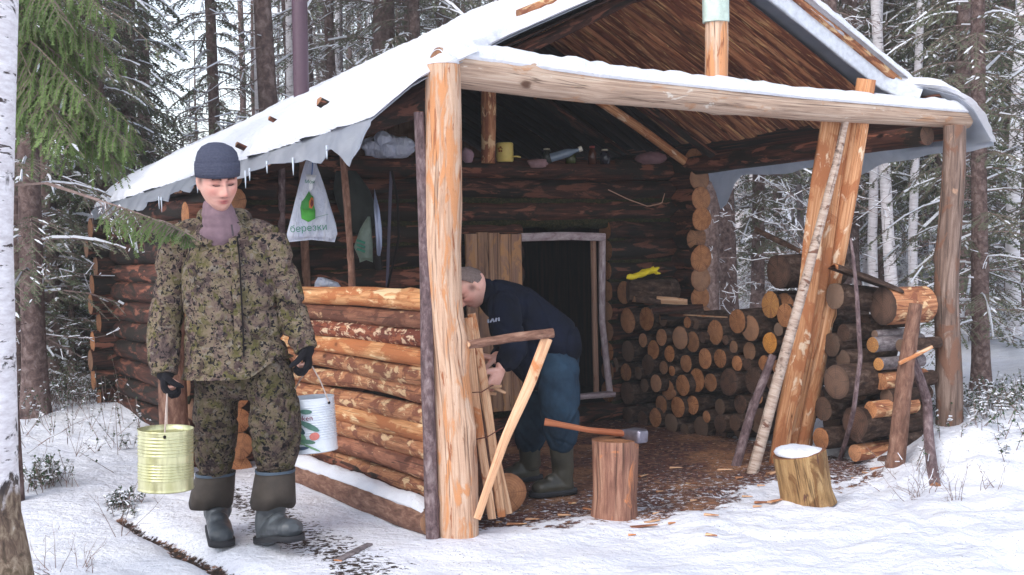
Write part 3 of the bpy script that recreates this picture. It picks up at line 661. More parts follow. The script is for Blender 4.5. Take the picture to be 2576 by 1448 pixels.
# gable rafters seen under the beam
for x0, y0, x1, y1, v, r in ((1500, 250, 1738, 418, 2.42, .034), (1350, 240, 1600, 410, 3.3, .04), (1600, 250, 1800, 395, 2.1, .03)):
    mb = MB(); sweep(mb, [PV(x0, y0, v), PV(x1, y1, v)], r, 10, 0, 1, jit=.1, bend=.02); part('rafter', mb, [MT['pole' if v == 2.42 else 'cabin'], MT['end']])
for s_ in (.2, 1.0): # left slope rafters
    mb = MB(); sweep(mb, [G(-.3, .4+s_*3, float(zr(-.3, 1))-.12), G(1.9, .4+s_*3, float(zr(1.9, 1))-.12)], .04, 10, 0, 1, jit=.1); part('rafter', mb, [MT['cabin'], MT['end']])
# --- doorway
fr = MT['board']
mb = MB(); v = 2.50
white = m_bark('peeling_pale_bark', C(120, 96, 100), C(176, 158, 162), C(206, 194, 198), (30, 12), .5)
sweep(mb, [PV(1308, 598, v), PV(1420, 594, v), PV(1518, 597, v)], [(.028, .030)]*2, 0, 0, 0, up=(0, 0, 1), sec=RECT, jit=.12, seed=2)
sweep(mb, [PV(1515, 590, v), PV(1513, 800, v), PV(1534, 985, v)], [.028, .024, .026], 10, 0, 0, jit=.12, seed=4, bend=.02)
sweep(mb, [PV(1540, 992, v-.05), PV(1400, 1004, v-.02), PV(1320, 1000, v)], [(.05, .018)]*2, 0, 0, 0, up=(0, 0, 1), sec=RECT, jit=.2, seed=6)
part('door_frame', mb, [white])
mb = MB(); sweep(mb, [PV(1492, 606, v+.06), PV(1500, 990, v+.06)], .022, 8, 0, 1, jit=.1); part('door_jamb', mb, [MT['board'], MT['end']])
mb = MB(); d0, d1 = PV(1170, 588, 2.44), PV(1310, 588, 2.44)
nb = 5
for k in range(nb):
    p = d0+(d1-d0)*(k+.5)/nb; wd = np.linalg.norm(d1-d0)/nb/2*.96
    sweep(mb, [p+A(0, 0, random.uniform(-.006, .01)), p-A(0, 0, 1.24)], [(wd, .014)]*2, 0, 0, 0, up=UV_, sec=RECT, jit=.02, rnd=.1+.17*k, seed=40+k)
door = part('door', mb, [m_wood('door_plank', (C(120, 92, 84), C(158, 120, 98), C(190, 150, 118)), patch=C(176, 130, 92), pt=.55, patch2=C(50, 34, 30), pt2=.72, streak=(40, 1.6), var=.5)])
# --- porch rail wall of stacked poles
mb = MB(); zz = [1.085-.0925*k for k in range(11)]
for k, z in enumerate(zz):
    r = random.uniform(.046, .052)
    sweep(mb, [G(.0, .06, z), G(.0, 1.2, z+random.uniform(-.008, .008)-.01), G(-.02, 2.5, z-.04)], [r*1.06, r, r*.92], 14, cap=4, jit=.12, jf=3, step=.05, knots=4, bend=.02, mat=[2, 3, 1, 2, 0, 0, 0, 2, 0, 3, 0][k], rnd=[.9, .15, .62, .8, .3, .45, .1, .7, .2, .5, .35][k])
part('porch_rail_wall', mb, [MT['rail'], MT['rail2'], MT['rail3'], MT['rail4'], MT['end']])
mb = MB(); SL = [G(-.12, .07, .055), G(-.13, .8, .055), G(-.16, 1.9, .05)]
sweep(mb, SL, [.07, .078, .075], 16, 0, 1, jit=.12, step=.06, knots=4, rnd=.28, seed=77); sill = part('sill_log', mb, [MT['redbark'], MT['end']])
part('snow', snowcap([SL[0]+UV_*.03+US*.01, SL[1], SL[2]], [.07, .078, .075], .028, .75, seed=13), MT['snow'], sill)
mb = MB(); sweep(mb, [G(-.0, .08, .13), G(.0, 1.9, .13)], .05, 12, 0, 1, jit=.1, rnd=.9); part('base_log', mb, [MT['cabin'], MT['end']])
# upright poles in the open side
for P, r, m in (([PS(861, 378, .02), PS(872, 560, .03), PS(886, 728, .03)], .019, 'redbark'), ([PS(707, 400, .1), PS(712, 730, .1)], .024, 'grey'), ([PS(762, 395, .25), PS(768, 560, .25), PS(772, 740, .25)], .028, 'redbark'), ([PS(640, 420, -.05), PS(642, 1050, -.05)], .04, 'redbark')):
    mb = MB(); sweep(mb, P, r, 10, 0, 1, jit=.2, step=.03, knots=8, bend=.02); part('side_pole', mb, [MT[m], MT['end']])
# chimney pipe
ch = G(.95, 4.3, 2.4); mb = MB(); c = PY(757, 235, 10.0); c = A(PY(758, 240, 10.)[0], 10., 2.3); tp = PY(752, -60, 10.0)
sweep(mb, [c, tp], .061, 24, 0, 0, rnd=.5); part('chimney_pipe', mb, m_flat('enamelled_pipe', C(78, 54, 68), .35, .5, .08))
# diagonal prop at left corner (bark slab column)
mb = MB(); sweep(mb, [A(PY(438, 1060, 7.7)[0], 7.7, 0), PY(432, 800, 7.72), PY(425, 560, 7.75)], [.09, .075, .06], 12, 0, 1, jit=.2, bend=.03, seed=3); part('corner_prop', mb, [MT['redbark'], MT['end']])
# ================================================================== TREES
def prism(mb, A0, B0, r0, r1, mat=0, rnd=.5):
    A0 = np.asarray(A0, float); B0 = np.asarray(B0, float); n = len(A0)
    if n == 0: return
    r0 = np.broadcast_to(r0, n); r1 = np.broadcast_to(r1, n)
    T = B0-A0; L = np.linalg.norm(T, axis=1)[:, None]+1e-9; T = T/L
    S = np.cross(T, A(0, 0, 1)); ln = np.linalg.norm(S, axis=1)[:, None]; S = np.where(ln < .05, A(1, 0, 0), S/(ln+1e-9)); U = np.cross(S, T)
    V = []
    for c, r in ((A0, r0), (B0, r1)):
        for a in (math.pi/2, math.pi*7/6, math.pi*11/6):
            V.append(c+(S*math.cos(a)+U*math.sin(a))*r[:, None])
    V = np.stack(V, 1).reshape(-1, 3); b = np.arange(n)[:, None]*6
    F = np.concatenate([b+np.array([[0, 1, 4, 3]]), b+np.array([[1, 2, 5, 4]]), b+np.array([[2, 0, 3, 5]])])
    uv = np.zeros((n, 4, 2)); uv[:, 2:, 1] = L[:, None, :][:, 0]; uv[:, 1:3, 0] = .02
    mb.add(V, F, np.concatenate([uv]*3), mat, rnd)
def needles(mb, P0, P1, rng, sp=.024, nl=.028, mat=0, up=.3):
    """teeth-like needle tufts along the twigs P0->P1"""
    L = np.linalg.norm(P1-P0, axis=1); k = np.maximum(2, (L/sp).astype(int)); idx = np.repeat(np.arange(len(L)), k)
    a = (np.arange(len(idx))-np.repeat(np.cumsum(k)-k, k))/np.repeat(k, k)
    T = (P1-P0)/L[:, None]; S = np.cross(T, A(0, 0, 1)); S /= np.linalg.norm(S, axis=1)[:, None]+1e-6; U = np.cross(S, T)
    n = len(idx); w = nl*(1-.5*a)
    for sgn in (-1, 1):
        o = P0[idx]+(P1-P0)[idx]*a[:, None]; ang = rng.uniform(-.6, up+.5, n)
        sd = S[idx]*(sgn*np.cos(ang))[:, None]+U[idx]*np.sin(ang)[:, None]
        tip = o+T[idx]*(w*rng.uniform(.7, 1.3, n))[:, None]+sd*(w*rng.uniform(.7, 1.2, n))[:, None]
        V = np.stack([o-T[idx]*.003, o+T[idx]*sp*.75, tip], 1).reshape(-1, 3)
        mb.add(V, np.arange(3*n).reshape(-1, 3), None, mat, .5)
def bez(a, c, b, t): t = np.asarray(t)[:, None]; return a*(1-t)**2+2*c*t*(1-t)+b*t*t
def frond(mb, base, ctrl, tip, rng, tl=.36, nt=13, sp=.024, nl=.028, snow=.5, r=.010, hang=.35, sw=.0075, sub=0.):
    """a spruce branch: spine, side twigs, needles (0), snow (1), wood (2)"""
    base, ctrl, tip = A(*base), A(*ctrl), A(*tip); L = np.linalg.norm(tip-base)
    t = np.linspace(0, 1, 7); P = bez(base, ctrl, tip, t); prism(mb, P[:-1], P[1:], r*(1-t[:-1]*.8), r*(1-t[1:]*.8), 2)
    if rng.random() < snow:
        k_ = rng.random(6) < .6; w_ = sw*rng.uniform(.8, 2.2, 7); prism(mb, (P[:-1]+A(0, 0, r+.004))[k_], (P[1:]+A(0, 0, r*.5+.004))[k_], w_[:-1][k_], w_[1:][k_], 1)
    tt = np.repeat(np.linspace(.16, .97, nt), 2)+rng.uniform(-.02, .02, 2*nt); O = bez(base, ctrl, tip, tt)
    T = bez(base, ctrl, tip, np.minimum(tt+.03, 1.03))-O; T /= np.linalg.norm(T, axis=1)[:, None]
    S = np.cross(T, A(0, 0, 1)); S /= np.linalg.norm(S, axis=1)[:, None]+1e-6
    sg = np.where(np.arange(2*nt) % 2, 1, -1)*1.0; l = (tl*(1-tt)**.7+.06)*min(1, L)*rng.uniform(.6, 1.2, 2*nt)
    D = T*.62+S*(sg*rng.uniform(.6, 1., 2*nt))[:, None]-A(0, 0, 1)*(hang*rng.uniform(.5, 1.5, 2*nt))[:, None]
    D /= np.linalg.norm(D, axis=1)[:, None]; mid = O+D*(l*.55)[:, None]; D2 = D+T*.25-A(0, 0, hang*.5); D2 /= np.linalg.norm(D2, axis=1)[:, None]; E = mid+D2*(l*.45)[:, None]
    prism(mb, O, mid, .004, .003, 2); prism(mb, mid, E, .003, .0015, 2)
    P0 = np.concatenate([O, mid, P[3:-1]]); P1 = np.concatenate([mid, E, P[4:]])
    if sub:
        q = rng.random(len(O)) < sub
        for f in (.3, .7):
            o = O[q]+(E-O)[q]*f; d = D[q]*.7+S[q]*rng.uniform(-1, 1, q.sum())[:, None]-A(0, 0, hang); d /= np.linalg.norm(d, axis=1)[:, None]
            e = o+d*(l[q]*.5)[:, None]; P0 = np.concatenate([P0, o]); P1 = np.concatenate([P1, e])
    needles(mb, P0, P1, rng, sp, nl, 0)
    m = rng.random(len(O)) < snow*.55; a0 = rng.uniform(.1, .5, m.sum())[:, None]; a1 = a0+rng.uniform(.2, .45, m.sum())[:, None]; w_ = sw*rng.uniform(.8, 2.0, m.sum())
    Q0 = O[m]+(E-O)[m]*a0; Q1 = O[m]+(E-O)[m]*a1; QM = (Q0+Q1)/2+A(0, 0, .006); prism(mb, Q0+A(0, 0, .004), QM, w_*.35, w_, 1); prism(mb, QM, Q1+A(0, 0, .003), w_, w_*.3, 1)
def deadbranch(mb, base, d, L, rng, r=.006, snow=.5, sub=7, mw=2, ms=1, lift=0.):
    base = A(*base); d = nrm(d); n = 6; P = [base]
    for i in range(n): d = nrm(d+rng.normal(0, .13, 3)+A(0, 0, lift)); P.append(P[-1]+d*L/n)
    P = np.array(P); rr = np.linspace(r, r*.25, n+1); prism(mb, P[:-1], P[1:], rr[:-1], rr[1:], mw)
    O, E = [], []
    for _ in range(sub):
        i = rng.integers(1, n); o = P[i]+(P[i+1]-P[i])*rng.random(); q = nrm((P[i+1]-P[i])/L*n*.8+rng.normal(0, .7, 3)+A(0, 0, lift-.05)); l = L*rng.uniform(.12, .4)*(1-i/n*.6)
        m_ = o+q*l*.5; e = m_+nrm(q+rng.normal(0, .3, 3))*l*.5; O += [o, m_]; E += [m_, e]
        if rng.random() < .6: e2 = m_+nrm(q+rng.normal(0, .7, 3))*l*.4; O.append(m_); E.append(e2)
    if O: O = np.array(O); E = np.array(E); prism(mb, O, E, r*.45, r*.25, mw)
    else: O = E = np.zeros((0, 3))
    if snow > 0:
        A0 = np.concatenate([P[:-1], O]); B0 = np.concatenate([P[1:], E]); m = rng.random(len(A0)) < snow
        prism(mb, A0[m]+A(0, 0, r*.9), B0[m]+A(0, 0, r*.7), r*.85+.001, r*.6+.001, ms)
def trunk_mesh(h, r, rng, bend=.05, bark='sbark', jit=.08, flare=1.4, seg=10, lean=(0, 0)):
    mb = MB(); z = np.array([-.15, .0, .25, .8, h*.3, h*.6, h]); R = r*np.array([flare*1.1, flare, 1.1, 1., .8, .55, .08])
    P = [A(lean[0]*q/h+bend*math.sin(q*.7+r*50), lean[1]*q/h+bend*math.cos(q*.9), q) for q in z]
    P = [p-A(P[1][0], P[1][1], 0) for p in P]
    sweep(mb, P, R, seg, 0, None, jit=jit, jf=2, step=.25, seed=int(rng.integers(9999))); return mb, P
def tree(name, label, cat, h, r, fn, bark='sbark', mats=('needle', 'snow', 'twig'), group=None, seed=0, loc=(0, 0, 0), **kw):
    rng = np.random.default_rng(seed); o = root(name, (0, 0, 0), label, cat, group)
    mb, P = trunk_mesh(h, r, rng, bark=bark, **kw); obj('trunk', mb, MT[bark], o)
    PP = np.array(P); at = lambda z: A(np.interp(z, PP[:, 2], PP[:, 0]), np.interp(z, PP[:, 2], PP[:, 1]), z)
    c = MB(); fn(c, rng, at, h); obj('crown', c, [MT[m] for m in mats], o, smooth=False); o.location = [float(t) for t in loc]; return o
def crown_spruce(L0, z0, dens, snow, hang=.3, dead=0, nt=12, zmax=8.5, droop=.35):
    def f(c, rng, at, h):
        z = z0; az = rng.random()*6
        while z < min(h*.97, zmax):
            az += 2.4+rng.normal(0, .3); L = L0*(1-z/h)**.75*rng.uniform(.65, 1.15); d = A(math.cos(az), math.sin(az), 0); b = at(z)
            frond(c, b, b+d*L*.5+A(0, 0, .10*L), b+d*L-A(0, 0, droop*L*rng.uniform(.5, 1.4)), rng, tl=.42*L0/1.4, nt=nt, snow=snow, hang=hang)
            z += dens*rng.uniform(.6, 1.4)
        for _ in range(dead):
            zz = rng.uniform(.4, z0+1.2); a = rng.random()*6.28; deadbranch(c, at(zz), A(math.cos(a), math.sin(a), rng.uniform(-.25, .1)), rng.uniform(.5, 1.1), rng, .005, snow*.8, 6)
    return f
def crown_bare(n, z0, z1, L, snow, up=.5, sub=8, r=.006):
    def f(c, rng, at, h):
        for _ in range(n):
            zz = rng.uniform(z0, z1); a = rng.random()*6.28; deadbranch(c, at(zz), A(math.cos(a), math.sin(a), up+rng.uniform(-.3, .3)), L*rng.uniform(.5, 1.2), rng, r, snow, sub, lift=.02)
    return f
MT['rough'] = m_bark('rough_dark_birch_base', C(46, 38, 36), C(96, 78, 68), C(160, 140, 126), (22, 10), 1.2)
GT = 'trees of the forest behind the hut'
protos = {}
protos['sp1'] = tree('spruce_tree', '', 'tree', 13, .10, crown_spruce(1.5, .8, .085, .55, dead=10), group=GT, seed=1)
protos['sp2'] = tree('spruce_tree', '', 'tree', 11, .085, crown_spruce(1.25, 1.6, .095, .35, .45, dead=26), group=GT, seed=2)
protos['sp3'] = tree('spruce_tree', '', 'tree', 14, .12, crown_spruce(1.7, 2.6, .10, .6, .3, dead=40), group=GT, seed=3)
protos['slim'] = tree('spruce_tree', '', 'tree', 12, .075, crown_spruce(.90, .8, .058, .4, .5, dead=24, nt=12), group=GT, seed=14)
protos['dead'] = tree('bare_spruce', '', 'tree', 12, .07, crown_bare(95, .4, 8, .95, .22, -.1), group=GT, seed=4, mats=('twig', 'snow', 'twig'))
protos['birch'] = tree('birch_tree', '', 'tree', 13, .065, crown_bare(34, 1.6, 9, 1.3, .2, .6, 11), 'birch', group=GT, seed=5, mats=('twig', 'snow', 'twig'), flare=1.2, bend=.09, jit=.03)
protos['birch2'] = tree('birch_tree', '', 'tree', 12, .05, crown_bare(28, 2.0, 9, 1.2, .2, .6, 11), 'birch', group=GT, seed=6, mats=('twig', 'snow', 'twig'), flare=1.2, bend=.14, jit=.03, lean=(.7, .2))
protos['thin'] = tree('sapling', '', 'sapling', 8, .025, crown_bare(44, .5, 7, .75, .4, .4, 8, .004), 'gbark', group=GT, seed=7, mats=('twig', 'snow', 'twig'), flare=1.1, bend=.08, jit=.03)
protos['young'] = tree('young_spruce', '', 'young spruce', 2.2, .028, crown_spruce(.75, .12, .045, .8, .2, nt=9), group=GT, seed=8)
def crown_bush(c, rng, at, h):
    for _ in range(46):
        a = rng.random()*6.28; rr = rng.random()*.25; deadbranch(c, A(math.cos(a)*rr, math.sin(a)*rr, 0), A(math.cos(a)*.7, math.sin(a)*.7, rng.uniform(.4, 1.4)), rng.uniform(.35, .8), rng, .005, .85, 9)
protos['bush'] = tree('snowy_bush', '', 'bush', .6, .01, crown_bush, 'gbark', group=GT, seed=9, mats=('twig', 'snow', 'twig'))
used = set()
def plant(kind, X, Y, sc, label, rz=None, group=None, lean=0.):
    p = protos[kind]; rz = random.random()*6.28 if rz is None else rz; z = float(gz(X, Y))-.02
    if kind not in used: used.add(kind); o = p; o.location = (X, Y, z); o.rotation_euler[2] = rz; o.scale = (sc,)*3; o['label'] = label
    else: o = dup(p, (X, Y, z), rz, sc, label)
    if lean: o.rotation_euler[1] = lean
    if group: o['group'] = group
    return o
def px(x, Y): return (x-CX+.021*0)/FPX*Y
NAMED = [ # kind, pixel x, distance, scale, label
 ('sp1', 78, 9.9, .95, 'dark spruce just right of the white birch at the left edge'),
 ('slim', 214, 12.8, 1.25, 'second dark spruce trunk from the left, left of the hut'),
 ('birch', 182, 14.5, 1.1, 'slim white birch left of the hut between two dark trunks'),
 ('dead', 365, 14.5, 1.1, 'thin bare dark spruce at the left rim of the bright sky gap'),
 ('thin', 415, 19, 1.5, 'very thin sapling standing alone in the bright sky gap'),
 ('slim', 548, 17, 1.15, 'drooping spruce right of the bright sky gap above the roof'),
 ('birch2', 668, 15, 1.15, 'pale leaning birch left of the chimney pipe'),
 ('dead', 703, 14.2, 1.6, 'dark bare trunk directly left of the chimney pipe'),
 ('birch', 728, 16.5, 1.1, 'pale straight birch touching the chimney pipe on its left'),
 ('sp3', 965, 15.5, 1.3, 'broad reddish dark trunk above the snowy roof right of the chimney'),
 ('birch', 2247, 13.4, 1.0, 'left one of a pair of white birches right of the leaning poles'),
 ('birch2', 2300, 14., 1.0, 'right one of a pair of white birches right of the leaning poles'),
 ('sp1', 2468, 8.75, .62, 'dark spruce trunk just right of the grey right-hand porch post'),
 ('birch2', 2552, 11.4, 1.25, 'leaning white birch at the right edge of the picture'),
 ('sp3', 1786, 12.9, .8, 'purplish brown trunk seen through the open side beside the wall corner'),
 ('sp3', 1838, 13.4, .8, 'second purplish brown trunk seen through the open side'),
 ('birch', 1907, 17, .8, 'thin pale birch in the middle of the open side'),
 ('thin', 2022, 15, 1.6, 'thin pale stem seen just left of the leaning poles'),
 ('birch', 2182, 19, .9, 'slender birch stem just right of the leaning poles'),
 ('sp2', 1960, 20, .9, 'snowy green spruce far behind the open side of the porch'),
 ('sp1', 2385, 15.5, 1.1, 'snow-dusted green spruce behind the grey right-hand post'),
 ('sp1', 2660, 9.6, 1.0, 'snow-laden spruce reaching in from the upper right edge'),
 ('sp2', -60, 13, 1.0, 'bushy spruce behind the white birch at the left edge'),
 ('young', 60, 11.5, .8, 'small snow-capped young spruce low at the left edge'),
 ('slim', 130, 11.6, 1.0, 'slim drooping spruce between the first dark trunk and the slim birch'),
 ('sp2', 262, 12.2, .8, 'brownish drooping spruce just left of the hut corner'),
 ('slim', 318, 12.9, 1.1, 'slim spruce beside the left end of the snowy roof'),
 ('dead', 30, 10.8, 1., 'bare dark spruce close behind the white birch at the left edge'),
 ('slim', 98, 12.4, 1.0, 'drooping greenish spruce right behind the leftmost dark trunk'),
 ('slim', 285, 11.9, .85, 'small drooping spruce directly behind the left roof corner'),
 ('young', 175, 11.6, 1.1, 'green young spruce at the foot of the slim white birch'),
 ('young', 120, 12.6, 1.2, 'taller young spruce between the first two dark trunks'),
 ('sp2', 150, 15.5, 1.1, 'dense frosted spruce filling the gap behind the slim white birch'),
 ('sp1', 232, 17, 1.0, 'frosted grey-green spruce behind the brownish spruce by the hut'),
 ('sp2', 318, 18.5, 1.05, 'frosted spruce left of the bright gap, behind the slim one'),
 ('sp1', 2215, 17, 1.1, 'frosted spruce behind the pair of white birches'),
 ('sp2', 2420, 12.6, 1.0, 'green spruce with snow clumps above the right post'),
 ('sp1', 2560, 14.5, 1.15, 'large frosted spruce at the upper right behind the leaning birch'),
 ('sp2', 2080, 19, 1.1, 'frosted spruce seen behind the leaning poles'),
 ('young', 250, 12.5, .75, 'young green spruce on the mound left of the hut'),
]
for k, x, Y, sc, lab in NAMED: plant(k, px(x, Y), Y, sc, lab, rz={'birch2': 0.2}.get(k))
RAD = {'sp1': 1.5, 'sp2': 1.25, 'sp3': 1.7, 'dead': .8, 'birch': 1.1, 'birch2': 1.2, 'thin': .35, 'young': .6, 'bush': .5, 'slim': .8}
FILL = {'slim': 'slim drooping spruce in the forest', 'sp1': 'snow-dusted green spruce standing in the dense forest behind the hut', 'sp2': 'drooping dark spruce standing in the dense forest behind the hut', 'sp3': 'tall spruce with bare lower trunk in the dense forest behind the hut',
        'dead': 'bare-branched dark spruce in the dense forest behind the hut', 'birch': 'straight white birch in the dense forest behind the hut', 'birch2': 'crooked white birch in the dense forest behind the hut',
        'thin': 'thin bare sapling in the dense forest behind the hut', 'young': 'low young spruce on the snowy forest floor', 'bush': 'low leafless bush covered in snow on the forest floor'}
FG = {'sp1': 'snow-dusted spruces of the forest', 'sp2': 'drooping spruces of the forest', 'sp3': 'tall bare-trunked spruces of the forest', 'dead': 'bare spruces of the forest', 'birch': 'straight birches of the forest', 'birch2': 'crooked birches of the forest', 'thin': 'saplings of the forest', 'young': 'young spruces on the forest floor', 'bush': 'snowy bushes on the forest floor', 'slim': 'slim spruces of the forest'}
rr = random.Random(5); pts = []
def okpos(X, Y, dmin, kind):
    if Y < 13.5 and 2180 < X/Y*FPX+CX < 2400: return False
    q = (np.array([X, Y, 0])-A(OX, OY, 0)); s, v = q@US, q@UV_
    if -1.6 < s < 5.2 and -3 < v < 7.4: return False
    if s > 4.5 and v < 4 and Y < 11: return False
    if Y < 10.5: return False
    f = X/Y*FPX+CX
    w_ = RAD[kind]*1.1/Y*FPX
    if f-w_ < 492 and f+w_ > 392: return False
    if 330 < f < 800 and rr.random() < .45: return False
    if 1330 < f < 1735 or (kind in ('young', 'bush') and (335 < f < 1740)): return False
    return all((X-a)**2+(Y-b)**2 > dmin**2 for a, b in pts)
def zone(kind, X, Y):
    f = X/Y*FPX+CX
    z = next(t for l, t in ((60, 'half hidden by the near left birch'), (230, 'left of the hut near the near birch'), (400, 'just left of the bright sky gap'), (700, 'between the sky gap and the chimney'), (1000, 'right of the chimney above the roof'), (1400, 'above the front of the snowy roof'), (1900, 'seen through the open side by the wall corner'), (2130, 'seen through the open side by the poles'), (2380, 'between the poles and the right post'), (2480, 'just right of the grey right post'), (9999, 'at the right edge of the picture')) if f < l)
    d = 'nearer' if Y < 16 else ('middle-distance' if Y < 25 else 'far'); n_ = {'slim': 'slim drooping spruce', 'sp1': 'snow-dusted green spruce', 'sp2': 'drooping dark spruce', 'sp3': 'bare-trunked tall spruce', 'dead': 'bare-branched dark spruce', 'birch': 'straight white birch', 'birch2': 'crooked white birch', 'thin': 'thin bare sapling', 'young': 'low young spruce', 'bush': 'leafless snowy bush'}[kind]
    return d+' '+n_+' '+z
def scatter(kind, n, y0, y1, dmin, s0, s1):
    c = 0; t = 0
    while c < n and t < 6000:
        t += 1; Y = y0+(y1-y0)*rr.random()**1.0; X = rr.uniform(-.47*Y-1, .47*Y+1)
        if not okpos(X, Y, dmin, kind): continue
        pts.append((X, Y)); c += 1; plant(kind, X, Y, rr.uniform(s0, s1), zone(kind, X, Y), rr.random()*6.28, FG[kind])
scatter('slim', 16, 14, 36, 1., .8, 1.3); scatter('sp1', 18, 13, 34, 1.3, .8, 1.2); scatter('sp2', 22, 12, 36, 1.2, .8, 1.3); scatter('sp3', 12, 14, 42, 1.1, .7, 1.3)
scatter('dead', 16, 11.5, 40, .8, .8, 1.5); scatter('birch', 8, 12, 36, .8, .7, 1.4); scatter('birch2', 6, 13, 34, .8, .8, 1.3)
scatter('thin', 24, 11, 30, .5, .8, 1.7); scatter('young', 26, 10.8, 24, .6, .5, 1.1); scatter('bush', 60, 10.8, 26, .4, .6, 1.3)
for i, (x, Y, s) in enumerate(((400, 48, .45), (430, 52, .42), (465, 46, .40), (490, 44, .5), (505, 40, .6))): plant('sp1', px(x, Y), Y, s, 'tiny far spruce under the bright sky gap', None, 'far spruces under the sky gap')
# far wood: one mass that closes the view between the trunks
def farwood():
    rng = np.random.default_rng(77); mb = MB(); n = 240
    Y = rng.uniform(44, 70, n); X = rng.uniform(-.5, .5, n)*Y; f = X/Y*FPX+CX; hh = np.where((f > 360) & (f < 800), rng.uniform(2., 4.5, n), rng.uniform(9, 17, n)); r = rng.uniform(.06, .16, n); Z = gz(X, Y)
    prism(mb, np.stack([X, Y, Z-.2], 1), np.stack([X+rng.normal(0, .3, n), Y, Z+hh], 1), r, r*.3, 0)
    m = 3600; i = rng.integers(0, n, m); zz = rng.random(m)**1.2; L = (1-zz)*2.2+.5; a = rng.random(m)*6.28
    o = np.stack([X[i], Y[i], Z[i]+zz*hh[i]], 1); e = o+np.stack([np.cos(a)*L, np.sin(a)*L, -L*rng.uniform(.1, .5, m)], 1)
    needles(mb, o, e, rng, .16, .26, 1); prism(mb, o+A(0, 0, .05), e+A(0, 0, .04), .05, .03, 2)
    return obj('far_forest', mb, [MT['sbark'], MT['needle'], MT['snow']], smooth=False, kind='stuff', label='dense far forest of snowy spruces closing the view', cat='forest')
farwood()
# --- the near birch at the left edge
nb = root('birch_tree', GP(-30, 1448)*A(1, 1, 0), 'large near white birch with rough dark base at the left edge', 'tree'); b0 = A(-1.93, 4.66, 0); nb.location = b0.tolist()
mb = MB(); P = [PY(-62, 1330, 4.66), PY(-58, 1100, 4.66), PY(-62, 600, 4.66), PY(-50, 0, 4.66), PY(-42, -700, 4.66)]
sweep(mb, P, [.152, .143, .130, .132, .115], 40, 0, None, jit=.035, jf=1.5, step=.05, rnd=.63, seed=9); obj('trunk', mb, m_birch('near_birch_bark', .60, True), nb)
mb = MB(); P = [A(b0[0]-.02, 4.66, -.12), A(b0[0]-.02, 4.66, .05), PY(-58, 1300, 4.66), PY(-60, 1190, 4.66), PY(-62, 1150, 4.66)]
sweep(mb, P, [.190, .162, .150, .145, .142], 48, 0, None, jit=.12, jf=3, step=.025, rnd=.4, seed=4); obj('rough_base', mb, bpy.data.materials['near_birch_bark'], nb)
# --- the near green spruce whose branches hang in from the left
ns = root('spruce_tree', (px(8, 6.9), 6.9, float(gz(px(8, 6.9), 6.9))), 'near bright green spruce hanging its branches in from the left', 'tree')
rng = np.random.default_rng(21); tx = px(8, 6.9); mb = MB(); sweep(mb, [A(tx, 6.9, -.1), A(tx-.02, 6.9, 1.5), A(tx, 6.92, 5.5)], [.07, .055, .03], 12, 0, None, jit=.08, step=.15); obj('trunk', mb, MT['sbark'], ns)
c = MB()
BR = [(-60, 300, 150, 6.7, 0), (20, 345, 335, 6.6, 0), (120, 300, 425, 6.7, 0), (-160, 270, 40, 6.5, 0), (40, 215, 255, 6.3, 0), (-20, 240, 190, 6.9, 0), (150, 345, 395, 6.9, 0), (-260, 330, -40, 6.8, 0), (60, 180, 370, 6.2, 0),
(-200, 160, 60, 6.2, 0), (-10, 130, 330, 6.3, 0), (-100, 200, 100, 6.9, 0), (-240, 380, -90, 7.1, 0), (90, 320, 360, 6.4, 0)]
for y0, x1, y1, Y1, dk in BR:
    b = A(tx, 6.9, PY(8, y0, 6.9)[2]); t = PY(x1, y1, Y1); frond(c, b, (b+t)/2+A(0, 0, .10), t, rng, tl=.52, nt=22, sp=.011, nl=.019, snow=.04 if not dk else .2, r=.008, hang=.75, sw=.006, sub=.8)
for k in range(16):
    z = rng.uniform(1.6, 5); a = rng.uniform(1.2, 5.2); L = rng.uniform(.5, 1.0); b = A(tx, 6.9, z); t = b+A(math.cos(a)*L, math.sin(a)*L, -.3*L); frond(c, b, (b+t)/2+A(0, 0, .1), t, rng, tl=.4, nt=14, sp=.02, nl=.022, snow=.3, r=.008, hang=.5, sw=.008)
obj('crown', c, [MT['needle2'], MT['snow'], MT['twig']], ns, smooth=False)
c = MB(); b = A(tx, 6.9, PY(8, 470, 6.9)[2]); m_ = PY(250, 505, 6.2); t = PY(470, 588, 5.15)
frond(c, m_, PY(380, 545, 5.6), t, rng, tl=.15, nt=26, sp=.008, nl=.012, snow=.05, r=.005, hang=.5, sw=.004, sub=.9)
frond(c, PY(400, 555, 5.5), PY(440, 560, 5.3), PY(482, 612, 5.2), rng, tl=.16, nt=16, sp=.007, nl=.014, snow=0, r=.004, hang=.8, sub=.9)
frond(c, PY(300, 520, 6.0), PY(330, 560, 5.9), PY(345, 640, 5.9), rng, tl=.16, nt=12, sp=.009, nl=.014, snow=.4, r=.003, hang=.6, sw=.005)
prism(c, np.array([b, (b+m_)/2+A(0, 0, .05)]), np.array([(b+m_)/2+A(0, 0, .05), m_]), .010, .007, 2)
for k in range(16): deadbranch(c, m_+(t-m_)*rng.uniform(-.3, .5), A(rng.uniform(.2, 1), rng.uniform(-.4, .2), -.9), .2, rng, .0018, .15, 5)
obj('low_branch', c, [MT['needle2'], MT['snow'], MT['twig']], ns, smooth=False, label='long low green branch reaching over the soldier-jacketed shoulder')
